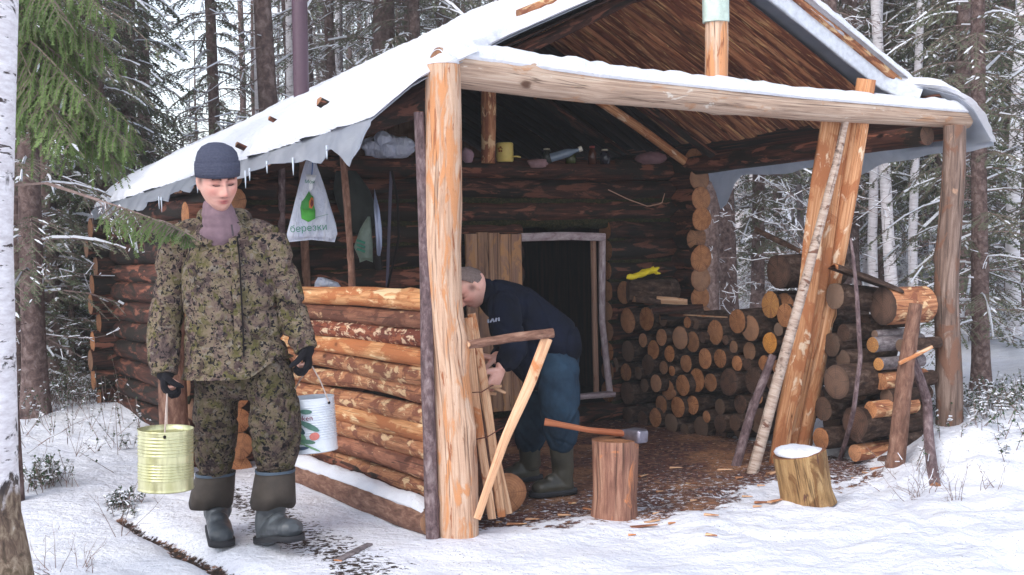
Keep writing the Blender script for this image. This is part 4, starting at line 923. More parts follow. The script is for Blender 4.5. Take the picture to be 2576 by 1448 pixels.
# --- undergrowth near the hut
def berry(x, y, n, sp, seed, name='evergreen_shrub', lab='', h=.14, **kw):
    rng = np.random.default_rng(seed); o0 = GP(x, y); mb = MB(); O, E = [], []
    for _ in range(n):
        p = o0+A(rng.normal(0, sp), rng.normal(0, sp*1.2), 0); p[2] = float(gz(p[0], p[1])); d = nrm(A(rng.normal(0, .5), rng.normal(0, .5), 1)); e = p+d*h*rng.uniform(.5, 1.2); O.append(p); E.append(e)
    O, E = np.array(O), np.array(E); prism(mb, O, E, .0025, .0015, 2)
    k = 9; idx = np.repeat(np.arange(n), k); a = rng.uniform(.3, 1, n*k); c_ = O[idx]+(E-O)[idx]*a[:, None]; d = rng.normal(0, 1, (n*k, 3))*A(1, 1, .45); d /= np.linalg.norm(d, axis=1)[:, None]; s = np.cross(d, A(0, 0, 1)); s /= np.linalg.norm(s, axis=1)[:, None]; l = rng.uniform(.016, .03, n*k)[:, None]
    V = np.stack([c_, c_+d*l*.5+s*l*.32, c_+d*l, c_+d*l*.5-s*l*.32], 1).reshape(-1, 3); mb.add(V, np.arange(4*n*k).reshape(-1, 4), None, 0)
    m = rng.random(n*k) < .22; q = c_[m]+A(0, 0, .004); prism(mb, q, q+(d*l)[m], .006, .003, 1)
    return obj(name, mb, [MT['leaf'], MT['snow'], MT['twig']], smooth=False, loc=o0, label=lab, cat='shrub', **kw)
berry(105, 1215, 90, .10, 1, lab='small evergreen shrub in the snow right of the near birch trunk')
berry(325, 1125, 26, .14, 2, lab='sparse low shrub in the snow left of the yellow can')
berry(310, 1300, 40, .05, 3, lab='tuft of green at the head of the bare furrow', h=.09)
berry(2455, 1035, 260, .30, 4, lab='dark evergreen shrub around the foot of the spruce right of the post')
berry(2545, 1010, 160, .30, 5, lab='snow-speckled low shrub at the right edge of the picture')
berry(260, 985, 1300, 1.1, 6, lab='wide dark green undergrowth at the forest edge left of the hut', h=.34)
berry(120, 1000, 900, .8, 7, lab='dark green undergrowth beneath the leftmost spruces', h=.26)
def stems(x, y, n, h, seed, lab, sp=.025, snow=.0, r=.0022, name='bare_twigs', lean=.5):
    rng = np.random.default_rng(seed); o0 = GP(x, y); mb = MB()
    for _ in range(n): deadbranch(mb, o0+A(rng.normal(0, sp), rng.normal(0, sp), -.02), A(rng.normal(0, lean), rng.normal(0, lean), 1), h*rng.uniform(.5, 1.1), rng, r, snow, 4, 0, 1)
    return obj(name, mb, [MT['twig'], MT['snow']], smooth=False, loc=o0, label=lab, cat='twigs')
stems(300, 1348, 4, .42, 1, 'bare upright twigs beside the furrow at lower left', .02)
stems(135, 1440, 8, .25, 2, 'curling dry twigs beside the dark base of the near birch', .025, 0, lean=1.)
stems(215, 1430, 6, .22, 3, 'dry grass stems in the snow at the bottom left', .025)
stems(190, 1150, 5, .28, 4, 'thin bare stems in the snow between birch and can', .025)
stems(2400, 1140, 7, .28, 5, 'bent dry stalks in the snow below the right-hand post', .025)
stems(2500, 1120, 7, .20, 6, 'half-buried dry stalks in the snow at the right', .025)
stems(2300, 1150, 9, .22, 8, 'dry brush poking from under the brown stake', .03, 0, lean=1.2)
stems(2200, 1190, 8, .16, 9, 'loose bark strips and twigs below the right section of the stack', .03, 0, lean=1.5)
stems(2330, 1120, 14, .35, 7, 'tangle of dry brush at the foot of the forked prop', .08, .2, lean=.9)
rng = np.random.default_rng(4); mb = MB(); deadbranch(mb, GP(70, 1165)+A(0, 0, .06), PY(240, 1090, 6.2)-PY(70, 1160, 5.9), .52, rng, .004, .1, 6, 0, 1); obj('fallen_branch', mb, [MT['twig'], MT['snow']], smooth=False, loc=GP(70, 1165), label='thin forked branch sticking out from behind the near birch', cat='branch')
# ================================================================== FIREWOOD AND POLES
FW = 'firewood logs stacked under the right eave'
fwn = 0; FWPOS = []
def fwlog(x, y, ry, s=2.68, L=.52, mats=('bark', 'end'), label=None, ax=None, jit=.11, seed=None, c=None, tilt=0.):
    global fwn; fwn += 1
    p = PS(x, y, s) if c is None else c; r = ry/FPX*p[1]; ax = US if ax is None else nrm(ax); ax = nrm(ax+A(0, 0, tilt))
    mb = MB(); sweep(mb, [p, p+ax*L*.5, p+ax*L], [(r, r), (r*1.03, r*.98), (r*.97, r)], 14, 0, 1, jit=jit, jf=5, step=.10, knots=1, seed=seed)
    ctr = p+ax*L*.5
    return obj('firewood_log', mb, [MT[mats[0]], MT[mats[1]]], loc=ctr, label=label or 'log', cat='firewood log', group=FW)
Z7 = lambda zx, zy: (1502.6+.3428*zx, 644+.3428*zy)
LST = [(222,480,95,''),(360,465,92,''),(195,270,88,''),(605,605,90,''),(700,630,78,''),(865,560,92,''),(1025,480,92,''),(1125,535,98,''),(1270,360,102,'b'),(1380,440,90,''),(1265,640,80,'b'),(1115,700,70,''),(1000,670,48,''),(335,620,52,''),(470,600,66,''),(225,700,80,'d'),(410,690,72,''),(530,720,62,''),(650,790,66,''),(790,755,78,''),(902,755,72,''),(1025,790,60,''),(1225,790,62,''),(210,855,68,''),(370,800,78,'d'),(486,820,52,''),(547,845,38,''),(430,935,68,''),(520,985,76,''),(625,950,82,''),(730,915,92,''),(832,930,72,''),(965,930,104,'d'),(1145,920,100,'d'),(345,950,54,'d'),(218,1010,86,'d'),(470,1090,70,''),(590,1110,82,''),(700,1095,72,''),(425,1190,74,''),(540,1230,76,'d'),(800,1180,46,''),(1050,1090,72,'d'),(900,1110,60,'d'),(760,1260,84,'d'),(900,1235,66,'d'),(330,1200,62,'d'),(220,1170,64,'d'),(1010,1225,64,'d'),(640,1280,50,'d'),(110,1000,60,'d'),(120,800,64,'d'),(115,600,66,'d'),(480,470,50,'d'),(770,600,40,'d'),(660,490,44,''),(720,500,44,'d'),(1180,1040,50,''),(1190,1180,64,'d'),(300,860,46,'d'),(1330,540,50,'d'),(1280,930,64,'d'),(1320,820,56,''),(1300,1080,70,'d'),(1400,640,66,''),(1400,900,72,'d'),(560,1010,30,''),(1100,800,48,'d'),(940,620,36,'d'),(120,430,60,'d')]
def where(zx, zy):
    col = 'beside the door frame' if zx < 300 else ('left part' if zx < 560 else ('middle' if zx < 860 else ('right part' if zx < 1150 else 'next to the leaning poles')))
    row = 'top' if zy < 620 else ('upper' if zy < 760 else ('middle' if zy < 900 else ('lower' if zy < 1080 else 'bottom')))
    return row, col
def lkey(zx, zy, rr_, k):
    row, col = where(zx, zy); return (row, col, 'large' if rr_ > 85 else ('medium' if rr_ > 60 else 'small'), {'': 'orange', 'b': 'bright orange', 'd': 'dark'}[k])
ORD = {2: ['left one of two: ', 'right one of two: '], 3: ['leftmost of three: ', 'middle one of three: ', 'rightmost of three: '], 4: ['leftmost: ', 'second: ', 'third: ', 'rightmost: ']}
for zx, zy, rr_, k in LST:
    x, y = Z7(zx, zy); s = 2.66+random.uniform(-.04, .05)+(.03 if k == 'd' else 0); row, col = where(zx, zy); size = 'large' if rr_ > 85 else ('medium' if rr_ > 60 else 'small'); tone = {'': 'orange', 'b': 'bright orange', 'd': 'dark'}[k]
    sib = sorted(q[0] for q in LST if lkey(*q) == lkey(zx, zy, rr_, k)); pre = ORD[len(sib)][sib.index(zx)] if len(sib) > 1 else ''
    fwlog(x, y, rr_*.3428*.98, s, random.uniform(.46, .6), ('bark', {'': 'end', 'b': 'endnew', 'd': 'enddark'}[k]), pre+'%s log, %s end, %s row, %s' % (size, tone, row, col))
# right hand section, mostly lengths running away to the right
def D(x, y): return PS(x, y, 2.78)
R2 = [(2104, 962, 44, 2.58, .5, 'bark', 'enddark', 'huge grey cracked log low in the right section of the stack'), (2122, 838, 22, 2.72, .4, 'bark', 'enddark', 'dark round log near the top of the right section'),
 (2195, 868, 20, 2.78, .40, 'gbark', 'endnew', 'upper silver-barked log with a bright yellow end'), (2210, 917, 17, 2.80, .36, 'gbark', 'endnew', 'lower silver-barked log with a bright yellow end'),
 (2200, 842, 11, 2.82, .36, 'gbark', 'enddark', 'thin frosted log on top of the upper silver-barked one'), (2168, 945, 20, 2.76, .4, 'rail4', 'enddark', 'reddish log behind the huge grey one'),
 (2150, 1065, 44, 2.68, .5, 'bark', 'enddark', 'thick dark log in the lower right section'), (2190, 1032, 22, 2.72, .36, 'rail', 'end', 'peeled orange log lying on the thick dark log'),
 (2065, 1105, 28, 2.62, .4, 'bark', 'end', 'ragged end of a log at the bottom, left of the bent stick'), (2150, 1140, 22, 2.70, .42, 'rail', 'end', 'pale log lowest in the right section'),
 (2215, 960, 22, 2.82, .36, 'rail', 'end', 'orange split log under the silver-barked pair'), (2230, 1000, 22, 2.86, .34, 'bark', 'enddark', 'blackened log wedged in the middle of the right section'), (2090, 868, 30, 2.70, .4, 'bark', 'enddark', 'dark log right behind the orange leaning pole'), (2120, 905, 24, 2.72, .4, 'bark', 'enddark', 'dark knotty log above the huge grey one'),
 (2220, 1165, 18, 2.80, .34, 'bark', 'enddark', 'dark log at ground level beside the brown stake'), (2240, 1075, 26, 2.9, .3, 'bark', 'enddark', 'dark log behind the brown stake'), (2070, 1030, 30, 2.68, .4, 'bark', 'enddark', 'dark log half hidden by the thick orange pole')]
R2 += [(x, y, ry, 2.92, .32, 'bark', 'enddark', 'dark inner log glimpsed '+w) for x, y, ry, w in ((2075, 795, 26, 'beneath the snow-dusted top log'), (2175, 812, 20, 'under the big half-peeled top log'), (2150, 890, 22, 'between the two silver-barked logs and the dark knotty one'), (2165, 985, 24, 'beside the blackened wedged log'), (2120, 1035, 26, 'below the huge grey cracked log'), (2110, 1100, 26, 'low between the thick dark log and the poles'), (2180, 1115, 22, 'above the palest lowest log'), (2235, 1035, 22, 'behind the peeled orange log'), (2250, 960, 20, 'right of the orange split log'), (2060, 930, 26, 'just behind the thick orange pole'), (2200, 1140, 16, 'at the very bottom behind the palest log'), (2265, 870, 16, 'behind the upper silver-barked log'), (2262, 1110, 18, 'at the bottom right behind the brown stake'), (2092, 1066, 32, 'in the gap right of the thick pole foot'), (2055, 1005, 30, 'right behind the thick pole, low down'))]
R2 += [(x, y, ry, 2.78, .45, 'bark', 'enddark', 'dark log at ground level '+w) for x, y, ry, w in ((1700, 1085, 24, 'under the left part of the stack'), (1755, 1090, 26, 'under the middle of the stack'), (1810, 1088, 28, 'left of the short grey stick'), (1862, 1075, 30, 'behind the short grey stick'), (1905, 1062, 30, 'behind the pale birch pole'), (1640, 1078, 24, 'at the left foot of the stack'))]
for x, y, ry, s, L, m, e, lab in R2: fwlog(x, y, ry, s, L, (m, e), lab, jit=.10)
# top logs
p = PS(2222, 772, 2.84); fwlog(0, 0, 48, c=p, L=.34, mats=('rail', 'enddark'), label='big half-peeled log on top of the right end of the stack', jit=.1)
p = PS(2100, 745, 2.62); fwlog(0, 0, 34, c=p-UV_*.0, L=.62, ax=US*1-UV_*.05, mats=('bark', 'enddark'), label='snow-dusted dark log lying on top behind the leaning poles', tilt=-.12, jit=.16)
p = PS(1958, 684, 2.62); fwlog(0, 0, 44, c=p, L=.5, mats=('bark', 'enddark'), label='very big blackened log highest on the stack, left of the poles')
p = PS(1975, 770, 2.70); fwlog(0, 0, 34, c=p, L=.5, mats=('bark', 'end'), label='orange-ended log under the very big blackened log')
def wedge(name, a, b, w, h, m, lab, cat, up=(0, 0, 1), sec=[(-1, -.6), (1, -.6), (.25, 1), (-.25, 1)], jit=.12, seed=None, e='end'):
    mb = MB(); a, b = np.asarray(a), np.asarray(b); sweep(mb, [a, (a+b)/2, b], [(w, h), (w*1.1, h*1.05), (w*.85, h*.8)], 0, 0, 1, up=up, sec=sec, jit=jit, step=.04, seed=seed)
    return obj(name, mb, [MT[m] if isinstance(m, str) else m, MT[e]], loc=(a+b)/2, label=lab, cat=cat)
BK = [(-1, 0), (-.7, .5), (0, .75), (.7, .5), (1, 0), (.6, .1), (0, .3), (-.6, .1)]
wedge('bark_slab', PS(2095, 678, 2.60), PS(2262, 738, 2.95), .10, .05, 'bark', 'curled bark slab lying on the logs right of the leaning poles', 'bark', sec=BK)
wedge('branch', PS(1900, 578, 2.62), PS(2012, 632, 2.75), .016, .016, 'bark', 'dark broken branch jutting left from the top of the stack', 'branch', sec=RECT)
# the log carrying the gloves, the split pieces
mb = MB(); a, b = PV(1580, 732, 2.18), PV(1684, 734, 2.05); sweep(mb, [a, b], .083, 16, 0, 1, jit=.07, step=.05); obj('wood_block', mb, [MT['bark'], MT['enddark']], loc=(a+b)/2, label='short thick mossy block under the yellow gloves', cat='wood block')
wedge('split_log', PV(1652, 757, 1.95), PV(1728, 762, 1.85), .030, .030, MT['lath'], 'freshly split white piece of wood beside the gloves block', 'split log', e='lath')
wedge('split_log', PV(1595, 755, 1.9), PV(1660, 762, 1.85), .035, .026, 'bark', 'dark split piece lying left of the freshly split white one', 'split log')
wedge('split_log', PV(1640, 785, 1.88), PV(1768, 772, 1.70), .045, .022, 'cabin', 'purplish dark plank piece below the freshly split white one', 'split log')
wedge('split_log', PV(1660, 800, 1.9), PV(1730, 797, 1.8), .045, .022, 'cabin', 'short reddish split piece below the purplish plank', 'split log')
wedge('stick', PV(1720, 793, 1.8), PV(1830, 799, 1.4), .006, .005, MT['lath'], 'thin pale lath laid across the stack of logs', 'stick', sec=RECT, e='lath')
# --- leaning poles
def pole(name, P, R, m, lab, cat='pole', e='end', seg=14, jit=.12, sec=None, up=None, seed=None, knots=6, bend=.02):
    mb = MB(); sweep(mb, P, R, seg, 0, 1, up=up, jit=jit, jf=2, step=.05, sec=sec, seed=seed, knots=knots, bend=bend)
    return obj(name, mb, [MT[m], MT[e]], loc=np.asarray(P[0]), label=lab, cat=cat)
def along_(x, y, Y): return PY(x, y, Y)
def lean(name, xb, yb, mid, xt, yt, R, m, lab, cat='pole', Yt=7.38, **kw):
    g = GP(xb, yb); P = [g-A(0, 0, .04)]; L = abs(yb-yt)
    for x, y in mid: P.append(PY(x, y, g[1]+(Yt-g[1])*(yb-y)/L))
    P.append(PY(xt, yt, Yt)); return pole(name, P, R, m, lab, cat, **kw)
lean('wooden_pole', 2000, 1150, [(2093, 700)], 2180, 200, [.070, .062, .055], 'pole', 'thick orange peeled pole leaning on the beam, rightmost of the four', seed=3, Yt=7.45)
lean('split_plank', 1955, 1165, [(2020, 760)], 2092, 285, [(.050, .028), (.056, .028), (.05, .025)], 'pole', 'splintered orange half-log leaning on the beam behind the birch pole', sec=RECT, up=(0, -1, 0), seed=9, jit=.3, Yt=7.40)
lean('split_plank', 1978, 1158, [(2060, 700)], 2130, 290, [(.03, .02), (.04, .02), (.035, .02)], 'pole', 'dark-edged split board squeezed between the thick orange pole and the birch', sec=RECT, up=(0, -1, 0), seed=19, jit=.3, Yt=7.46)
lean('birch_pole', 1888, 1190, [(1955, 960), (2030, 700), (2102, 420)], 2128, 300, [.034, .032, .028, .023, .020], 'birchtan', 'slender pale birch pole leaning in front of the orange ones', seed=5, jit=.06, Yt=7.33)
lean('grey_stick', 1846, 1172, [(1890, 1040)], 1944, 895, [.028, .026, .024], 'grey', 'short grey stick leaning left of the pale birch pole', 'stick', seed=7, Yt=7.6)
pole('bent_stick', [GP(2112, 1158), PY(2150, 1030, 7.22), PY(2170, 900, 7.22), PY(2160, 760, 7.24), PY(2146, 640, 7.28), PY(2140, 600, 7.3)], [.016, .014, .013, .012, .009, .006], 'grey', 'thin crooked stick standing before the right section of the stack', 'stick', jit=.2, knots=3)
pole('stake', [GP(2250, 1150)-A(0, 0, .05), PY(2280, 930, 7.18), PY(2304, 765, 7.2)], [.050, .046, .037], 'redbark', 'brown stake holding the right end of the firewood stack', 'stake', seed=6)
pole('forked_prop', [GP(2352, 1115), PY(2335, 1010, 7.35), PY(2288, 890, 7.26)], [.03, .030, .028], 'grey', 'grey crooked prop slanting behind the brown stake', 'prop', seed=8, jit=.2)
wedge('stick', PY(2262, 915, 7.12), PY(2345, 873, 7.16), .010, .010, MT['lath'], 'splintered pale twig jammed behind the brown stake', 'stick', sec=RECT, e='lath')
# --- planks leaning at the corner post, the stick rack, the wire
q0, q1 = A(PY(1222, 1300, 6.05)[0], 6.05, -.01), None
for i, (xb, yb, xt, yt, Y0, Y1, w, m, lab) in enumerate(((1238, 1305, 1178, 800, 6.06, 6.02, .020, 'lath', 'first pale lath leaning behind the corner post'), (1262, 1300, 1186, 790, 6.08, 6.03, .020, 'lath', 'second pale lath leaning behind the corner post'), (1280, 1292, 1196, 880, 6.11, 6.06, .018, 'lath', 'outermost pale lath leaning behind the corner post'), (1222, 1290, 1190, 880, 6.22, 6.14, .05, 'redbark', 'dark bark-covered plank behind the pale laths'))):
    pole('leaning_lath', [PY(xb, yb, Y0), PY((xb+xt)/2, (yb+yt)/2, (Y0+Y1)/2), PY(xt, yt, Y1)], [(w, .012)]*3, m, lab, 'lath', sec=RECT, up=(0, -1, 0), jit=.05, knots=0, e='lath')
for y, dy, c_ in ((980, -8, 0), (1100, -22, 1)):
    mb = MB(); a, b = PY(1188, y+8, 5.99), PY(1262 if c_ else 1235, y+dy, 6.03); sweep(mb, [a, (a+b)/2-A(0, .012, .012), b, b+A(.01, .03, 0)], .0028, 6, 0, 0, step=.01); obj('binding_wire', mb, m_flat('rusty_wire', C(84, 40, 30), .6) if not c_ else bpy.data.materials['rusty_wire'], loc=a, label=('upper' if not c_ else 'lower')+' rusty wire wound round the pale laths', cat='wire')
rk = root('leaning_stick', GP(1215, 1300), 'slanting stick nailed to a short crosspiece beside the corner post', 'stick frame')
mb = MB(); sweep(mb, [PY(1178, 868, 5.84), PY(1290, 850, 5.88), PY(1392, 838, 5.92)], [.020, .021, .022], 12, 0, 1, jit=.1, step=.03, knots=4, seed=4); obj('crosspiece', mb, [MT['redbark'], MT['lath']], rk)
mb = MB(); sweep(mb, [PY(1200, 1305, 5.84), PY(1268, 1110, 5.86), PY(1335, 960, 5.90), PY(1376, 852, 5.93)], [(.017, .014), (.022, .016), (.026, .018), (.026, .018)], 0, 0, 1, up=(0, -1, 0), sec=RECT, jit=.12, step=.04, seed=9); obj('slanting_stick', mb, [MT['lath'], MT['end']], rk)
mb = MB(); sweep(mb, [PY(1178, 868, 5.80), PY(1180, 867, 5.88)], .010, 10, 0, 1); obj('cut_branch_end', mb, [MT['lath'], MT['lath']], rk)
# --- chopping block, axe, snowy stump
def stump(name, xb, yb, hpx, r0, r1, lab, cat, m='pole', tilt=(0, 0), seed=3, Y=None):
    g = GP(xb, yb); Y = g[1]; h = hpx/FPX*Y; mb = MB(); c = A(g[0], g[1]+r0*.8, g[2]-.03)
    sweep(mb, [c, c+A(tilt[0]*.3, tilt[1]*.3, h*.3), c+A(*tilt, h+.03)], [r0*1.10, r0, r1], 28, 0, 1, jit=.10, jf=3, step=.03, seed=seed, rnd=.35)
    return c+A(*tilt, h+.03), c, mb
tp, bc, mb = stump('chopping_block', 1549, 1308, 196, .108, .115, '', '', tilt=(.01, .01)); CBT = tp
obj('chopping_block', mb, [m_wood('chopping_block_wood', (C(96, 62, 52), C(148, 104, 86), C(188, 146, 122)), patch=C(206, 132, 88), pt=.62, patch2=C(90, 52, 48), pt2=.66, streak=(50, 4)), MT['end']], loc=bc, label='upright chopping block with an axe lying on top', cat='chopping block')
ax_ = root('axe', tp, 'axe with an orange wooden handle resting on the chopping block', 'axe')
hd = PY(1575, 1096, tp[1]); h0, h1 = PY(1370, 1062, tp[1]+.02), PY(1592, 1090, tp[1]-.01)
hz = tp[2]+.026
h1 = A(h1[0], tp[1]-.01, hz); h0 = PY(1370, 1062, tp[1]+.02)
mb = MB(); sweep(mb, [h0, h0+(h1-h0)*.15-A(0, 0, .002), (h0+h1)/2-A(0, 0, .010), h1], [(.010, .019), (.009, .015), (.009, .014), (.010, .018)], 12, 0, 1, jit=.03, step=.03); obj('handle', mb, [m_wood('axe_handle', (C(110, 58, 38), C(156, 92, 62), C(184, 120, 86)), streak=(90, 2)), MT['end']], ax_)
mb = MB(); c = h1; # head: poll right-back, blade toward the viewer, lying flat
bx = nrm(A(.62, -.75, -.06)); sx = nrm(np.cross(bx, A(0, 0, 1))); 
secs = [(-.11, .062, .003), (-.07, .050, .012), (-.02, .036, .028), (.03, .035, .033), (.07, .033, .033), (.076, .028, .028)]
sweep(mb, [c+bx*q-A(0, 0, .0) for q, _, _ in secs], [(w_, t_) for _, w_, t_ in secs], 0, 0, 0, up=(0, 0, 1), sec=RECT, step=.01); obj('axe_head', mb, m_flat('axe_steel', C(120, 116, 128), .38, .5, .2, 40, .8), ax_)
tp, bc, mb = stump('stump', 2048, 1272, 124, .130, .135, '', '', tilt=(-.05, .0), seed=8)
st = obj('snowy_stump', mb, [m_wood('ochre_stump', (C(104, 74, 44), C(158, 122, 80), C(190, 156, 110)), patch=C(120, 84, 50), pt=.55, patch2=C(96, 60, 48), pt2=.66, streak=(36, 5)), MT['end']], loc=bc, label='short ochre stump with a cap of snow on top', cat='stump')
mb = MB(); lathe(mb, [(.001, .030), (.05, .033), (.09, .028), (.118, .016), (.128, .0), (.12, -.012), (.001, -.012)], tp+A(0, 0, .004), 0, 30); V = mb.v[0]; V[:, 2] += .010*fbm(V*14, 3); V[:, :2] += (.010*fbm(V*9, 8))[:, None]; obj('snow_cap', mb, MT['snow'], st)
st.children[0].location = (0, 0, 0)
mb = MB(); g = GP(1290, 1275); a = A(g[0]-.03, 6.35, .10); sweep(mb, [a, a+US*.04+UV_*.20], [.105, .10], 20, 0, 1, jit=.06); obj('round_log', mb, [MT['cabin'], MT['end']], loc=a, label='short round of wood lying behind the pale laths near the boots', cat='log')
# wood chips and litter on the porch ground
CH = [(1620, 1328, .06), (1640, 1316, .05), (1950, 1192, .06), (1925, 1268, .05), (1905, 1278, .05), (1970, 1155, .07), (1935, 1195, .05), (1880, 1252, .05), (1790, 1300, .04), (1740, 1220, .04), (1700, 1180, .035), (1660, 1240, .03), (1480, 1285, .05), (1420, 1300, .04), (1340, 1310, .04), (1300, 1322, .05), (1255, 1318, .035), (1825, 1185, .05), (1860, 1205, .04), (1745, 1262, .035), (1960, 1262, .06), (1790, 1350, .05), (1590, 1350, .035), (2180, 1190, .06), (2210, 1178, .05), (1990, 1170, .05), (1620, 1200, .03), (1440, 1270, .03), (1650, 1295, .03), (1915, 1225, .04), (2150, 1215, .04), (1690, 1320, .035)]
for i, (x, y, L) in enumerate(CH):
    g = GP(x, y)+A(0, 0, .008); a = random.uniform(-.7, .7); L *= random.uniform(.35, 1.15); d = A(math.cos(a), math.sin(a), random.uniform(-.05, .12))*L
    mb = MB(); sweep(mb, [g-d, g+d], [(L*random.uniform(.15, .4), .005), (L*random.uniform(.05, .25), .002)], 0, 0, 0, up=(0, 0, 1), sec=RECT, jit=.3, step=.02, rnd=random.random())
    obj('wood_chip', mb, [MT['lath' if i % 3 else 'rail'], MT['lath']], loc=g, label='loose chip of split wood lying on the trampled ground', cat='wood chip', group='wood chips on the trampled ground')
# half-buried driftwood stick bottom
wedge('stick', GP(850, 1412)-A(0, 0, .004), GP(930, 1372)+A(0, 0, .002), .020, .010, 'gbark', 'flattened grey stick frozen into the snow before the sill log', 'stick', sec=RECT)
# ================================================================== SMALL THINGS
def fcol(name, c, **k): return m_flat(name, C(*c), **k)
bagm = NT('thin_white_bag', .35, .5); bn = bagm.noise(bagm.mapv(bagm.co('Object'), (7, 7, 2.5)), 3., 4., .6, 1.); bagm.col(bagm.ramp(bn, [(.3, C(178, 184, 206)), (.7, C(214, 216, 228))])); bagm.bump(bn, .9, .03)
BM = bagm.m
# printed carrier bag on the wall plate
YB = 7.42; by = lambda x, y, d=0.: PY(x, y, YB-d)
bag = root('carrier_bag', by(785, 600), 'white carrier bag with green picture and lettering hanging under the left eave', 'plastic bag')
m, n = 30, 30; prof = [(0, 772, 797), (.08, 765, 797), (.2, 758, 806), (.4, 748, 820), (.6, 738, 832), (.8, 728, 845), (.93, 721, 849), (1., 725, 842)]
def bagshell(prof, ytop, ybot, Yc, thick, seed):
    t = np.linspace(0, 1, m); a = np.linspace(0, 2*np.pi, n, endpoint=False); pr = np.array(prof, float); V = np.zeros((m, n, 3))
    for i in range(m):
        xl, xr = np.interp(t[i], pr[:, 0], pr[:, 1]), np.interp(t[i], pr[:, 0], pr[:, 2]); xc, hw = (xl+xr)/2, (xr-xl)/2
        for j in range(n):
            yy = ytop+(ybot-ytop)*t[i]+ (6*math.cos(a[j]*2) if i == m-1 else 0)
            d = thick*(math.sin(t[i]*math.pi*.9)**.6+.1)*(1-.9*(t[i] > .99)); p = PY(xc+hw*math.cos(a[j])*(1+.0*math.sin(3*a[j])), yy, Yc-d*math.sin(a[j])+.010*vn(A(t[i]*5, a[j]*3, seed))); V[i, j] = p
    return V
V = bagshell(prof, 400, 604, YB, .045, 1); mb = MB(); grid(mb, V, closed_u=True); grid(mb, np.stack([V[-1], V[-1].mean(0)[None].repeat(n, 0)]), closed_u=True); obj('bag_body', mb, BM, bag)
mb = MB(); sweep(mb, [by(770, 402), by(778, 388), by(790, 386), by(797, 402)], [(.012, .004)]*4, 0, 0, 0, sec=RECT, step=.01); obj('bag_handle', mb, BM, bag)
mb = MB(); sweep(mb, [by(788, 392, .02), by(786, 420, .05), by(784, 446, .055)], .003, 6, 0, 0); obj('blue_cord', mb, fcol('blue_cord', (70, 110, 170)), bag)
def poly(pts, Y, d, mat, name, parent, thick=.001, **kw):
    P = np.array([PY(x, y, Y-d) for x, y in pts]); c = P.mean(0); k = len(P); mb = MB(); Q = np.r_[P, P+A(0, thick, 0), [c], [c+A(0, thick, 0)]]; j = np.arange(k)
    mb.add(Q, np.r_[np.stack([j, (j+1) % k, np.full(k, 2*k)], 1), np.stack([k+(j+1) % k, k+j, np.full(k, 2*k+1)], 1)]); mb.f.append((np.stack([j, k+j, k+(j+1) % k, (j+1) % k], 1)+mb.n-len(Q), np.zeros((k, 4, 2)), 0)); return obj(name, mb, mat, parent, **kw)
zb = lambda L: [(670.8+.2502*a, 375.6+.2502*b) for a, b in L]   # from the bag close-up
DB = .062
poly(zb([(425, 420), (445, 460), (470, 480), (475, 560), (490, 620), (488, 700), (420, 735), (350, 700), (338, 590), (350, 530), (385, 490)]), YB, DB, fcol('print_green', (66, 140, 66)), 'green_print', bag)
poly(zb([(350, 600), (480, 620), (487, 700), (420, 733), (352, 700)]), YB, DB+.002, fcol('print_bright_green', (84, 170, 70)), 'green_print', bag)
poly(zb([(450, 480), (470, 500), (474, 560), (455, 600), (425, 590), (425, 530)]), YB, DB+.003, fcol('print_orange', (190, 110, 60)), 'orange_print', bag)
poly(zb([(450, 505), (468, 520), (468, 560), (450, 585), (438, 560)]), YB, DB+.005, fcol('print_maroon', (100, 40, 40)), 'dark_print', bag)
poly(zb([(395, 255), (500, 262), (490, 300), (470, 330), (465, 395), (440, 425), (425, 395), (425, 330), (400, 300)]), YB, DB-.004, fcol('print_white', (228, 230, 236)), 'white_print', bag)
def ptext(body, x, y, hpx, Y, d, mat, parent, rot=0., sx=1.):
    size = hpx/FPX*Y/.72; me = textmesh(body, size, .0006); o = PY(x, y, Y-d); R_ = nrm(A(RGT[0], RGT[1], 0)); 
    def fn(V):
        X = V[:, 0]*sx; Z = V[:, 1]; c, s_ = math.cos(rot), math.sin(rot); return o+np.outer(X*c-Z*s_, R_)+np.outer(X*s_+Z*c, A(0, 0, 1))+np.outer(V[:, 2], A(0, -1, 0))
    return meshobj('lettering', me, mat, parent, fn)
GRN = fcol('print_teal', (60, 130, 110))
ptext('березки', 777, 582, 17, YB, DB+.004, GRN, bag, .05, 1.0)
ptext('Моя', 779, 462, 9, YB, DB, GRN, bag, -.06)
mb = MB(); sweep(mb, [by(*zb([(485, 690)])[0], DB), by(*zb([(560, 670)])[0], DB), by(*zb([(620, 655)])[0], DB-.01)], .0012, 5, 0, 0, step=.01); obj('print_line', mb, GRN, bag)
# the other hanging things in the dark of the side opening
def softbag(name, prof, y0, y1, Y, th, mat, lab, cat, seed, **kw):
    r = root(name, PY((prof[-1][1]+prof[-1][2])/2, y1, Y), lab, cat); V = bagshell(prof, y0, y1, Y, th, seed); mb = MB(); grid(mb, V, closed_u=True)
    grid(mb, np.stack([V[-1], V[-1].mean(0)[None].repeat(n, 0)]), closed_u=True); grid(mb, np.stack([V[0].mean(0)[None].repeat(n, 0), V[0]]), closed_u=True); obj('bag_body' if 'bag' in name else 'body', mb, mat, r, **kw); return r
b2 = softbag('carrier_bag', [(0, 925, 932), (.3, 905, 935), (.7, 890, 938), (1, 905, 938)], 545, 655, 8.1, .04, fcol('murky_bag', (120, 134, 124), rough=.4), 'murky greenish bag hanging left of the blade in the dark', 'plastic bag', 4)
for k_, yy in enumerate((605, 616, 627)):
    mb = MB(); sweep(mb, [PY(898, yy, 8.04), PY(918, yy+7, 8.03)], (.008), 6, 0, 0); obj('green_stripe', mb, GRN, b2)
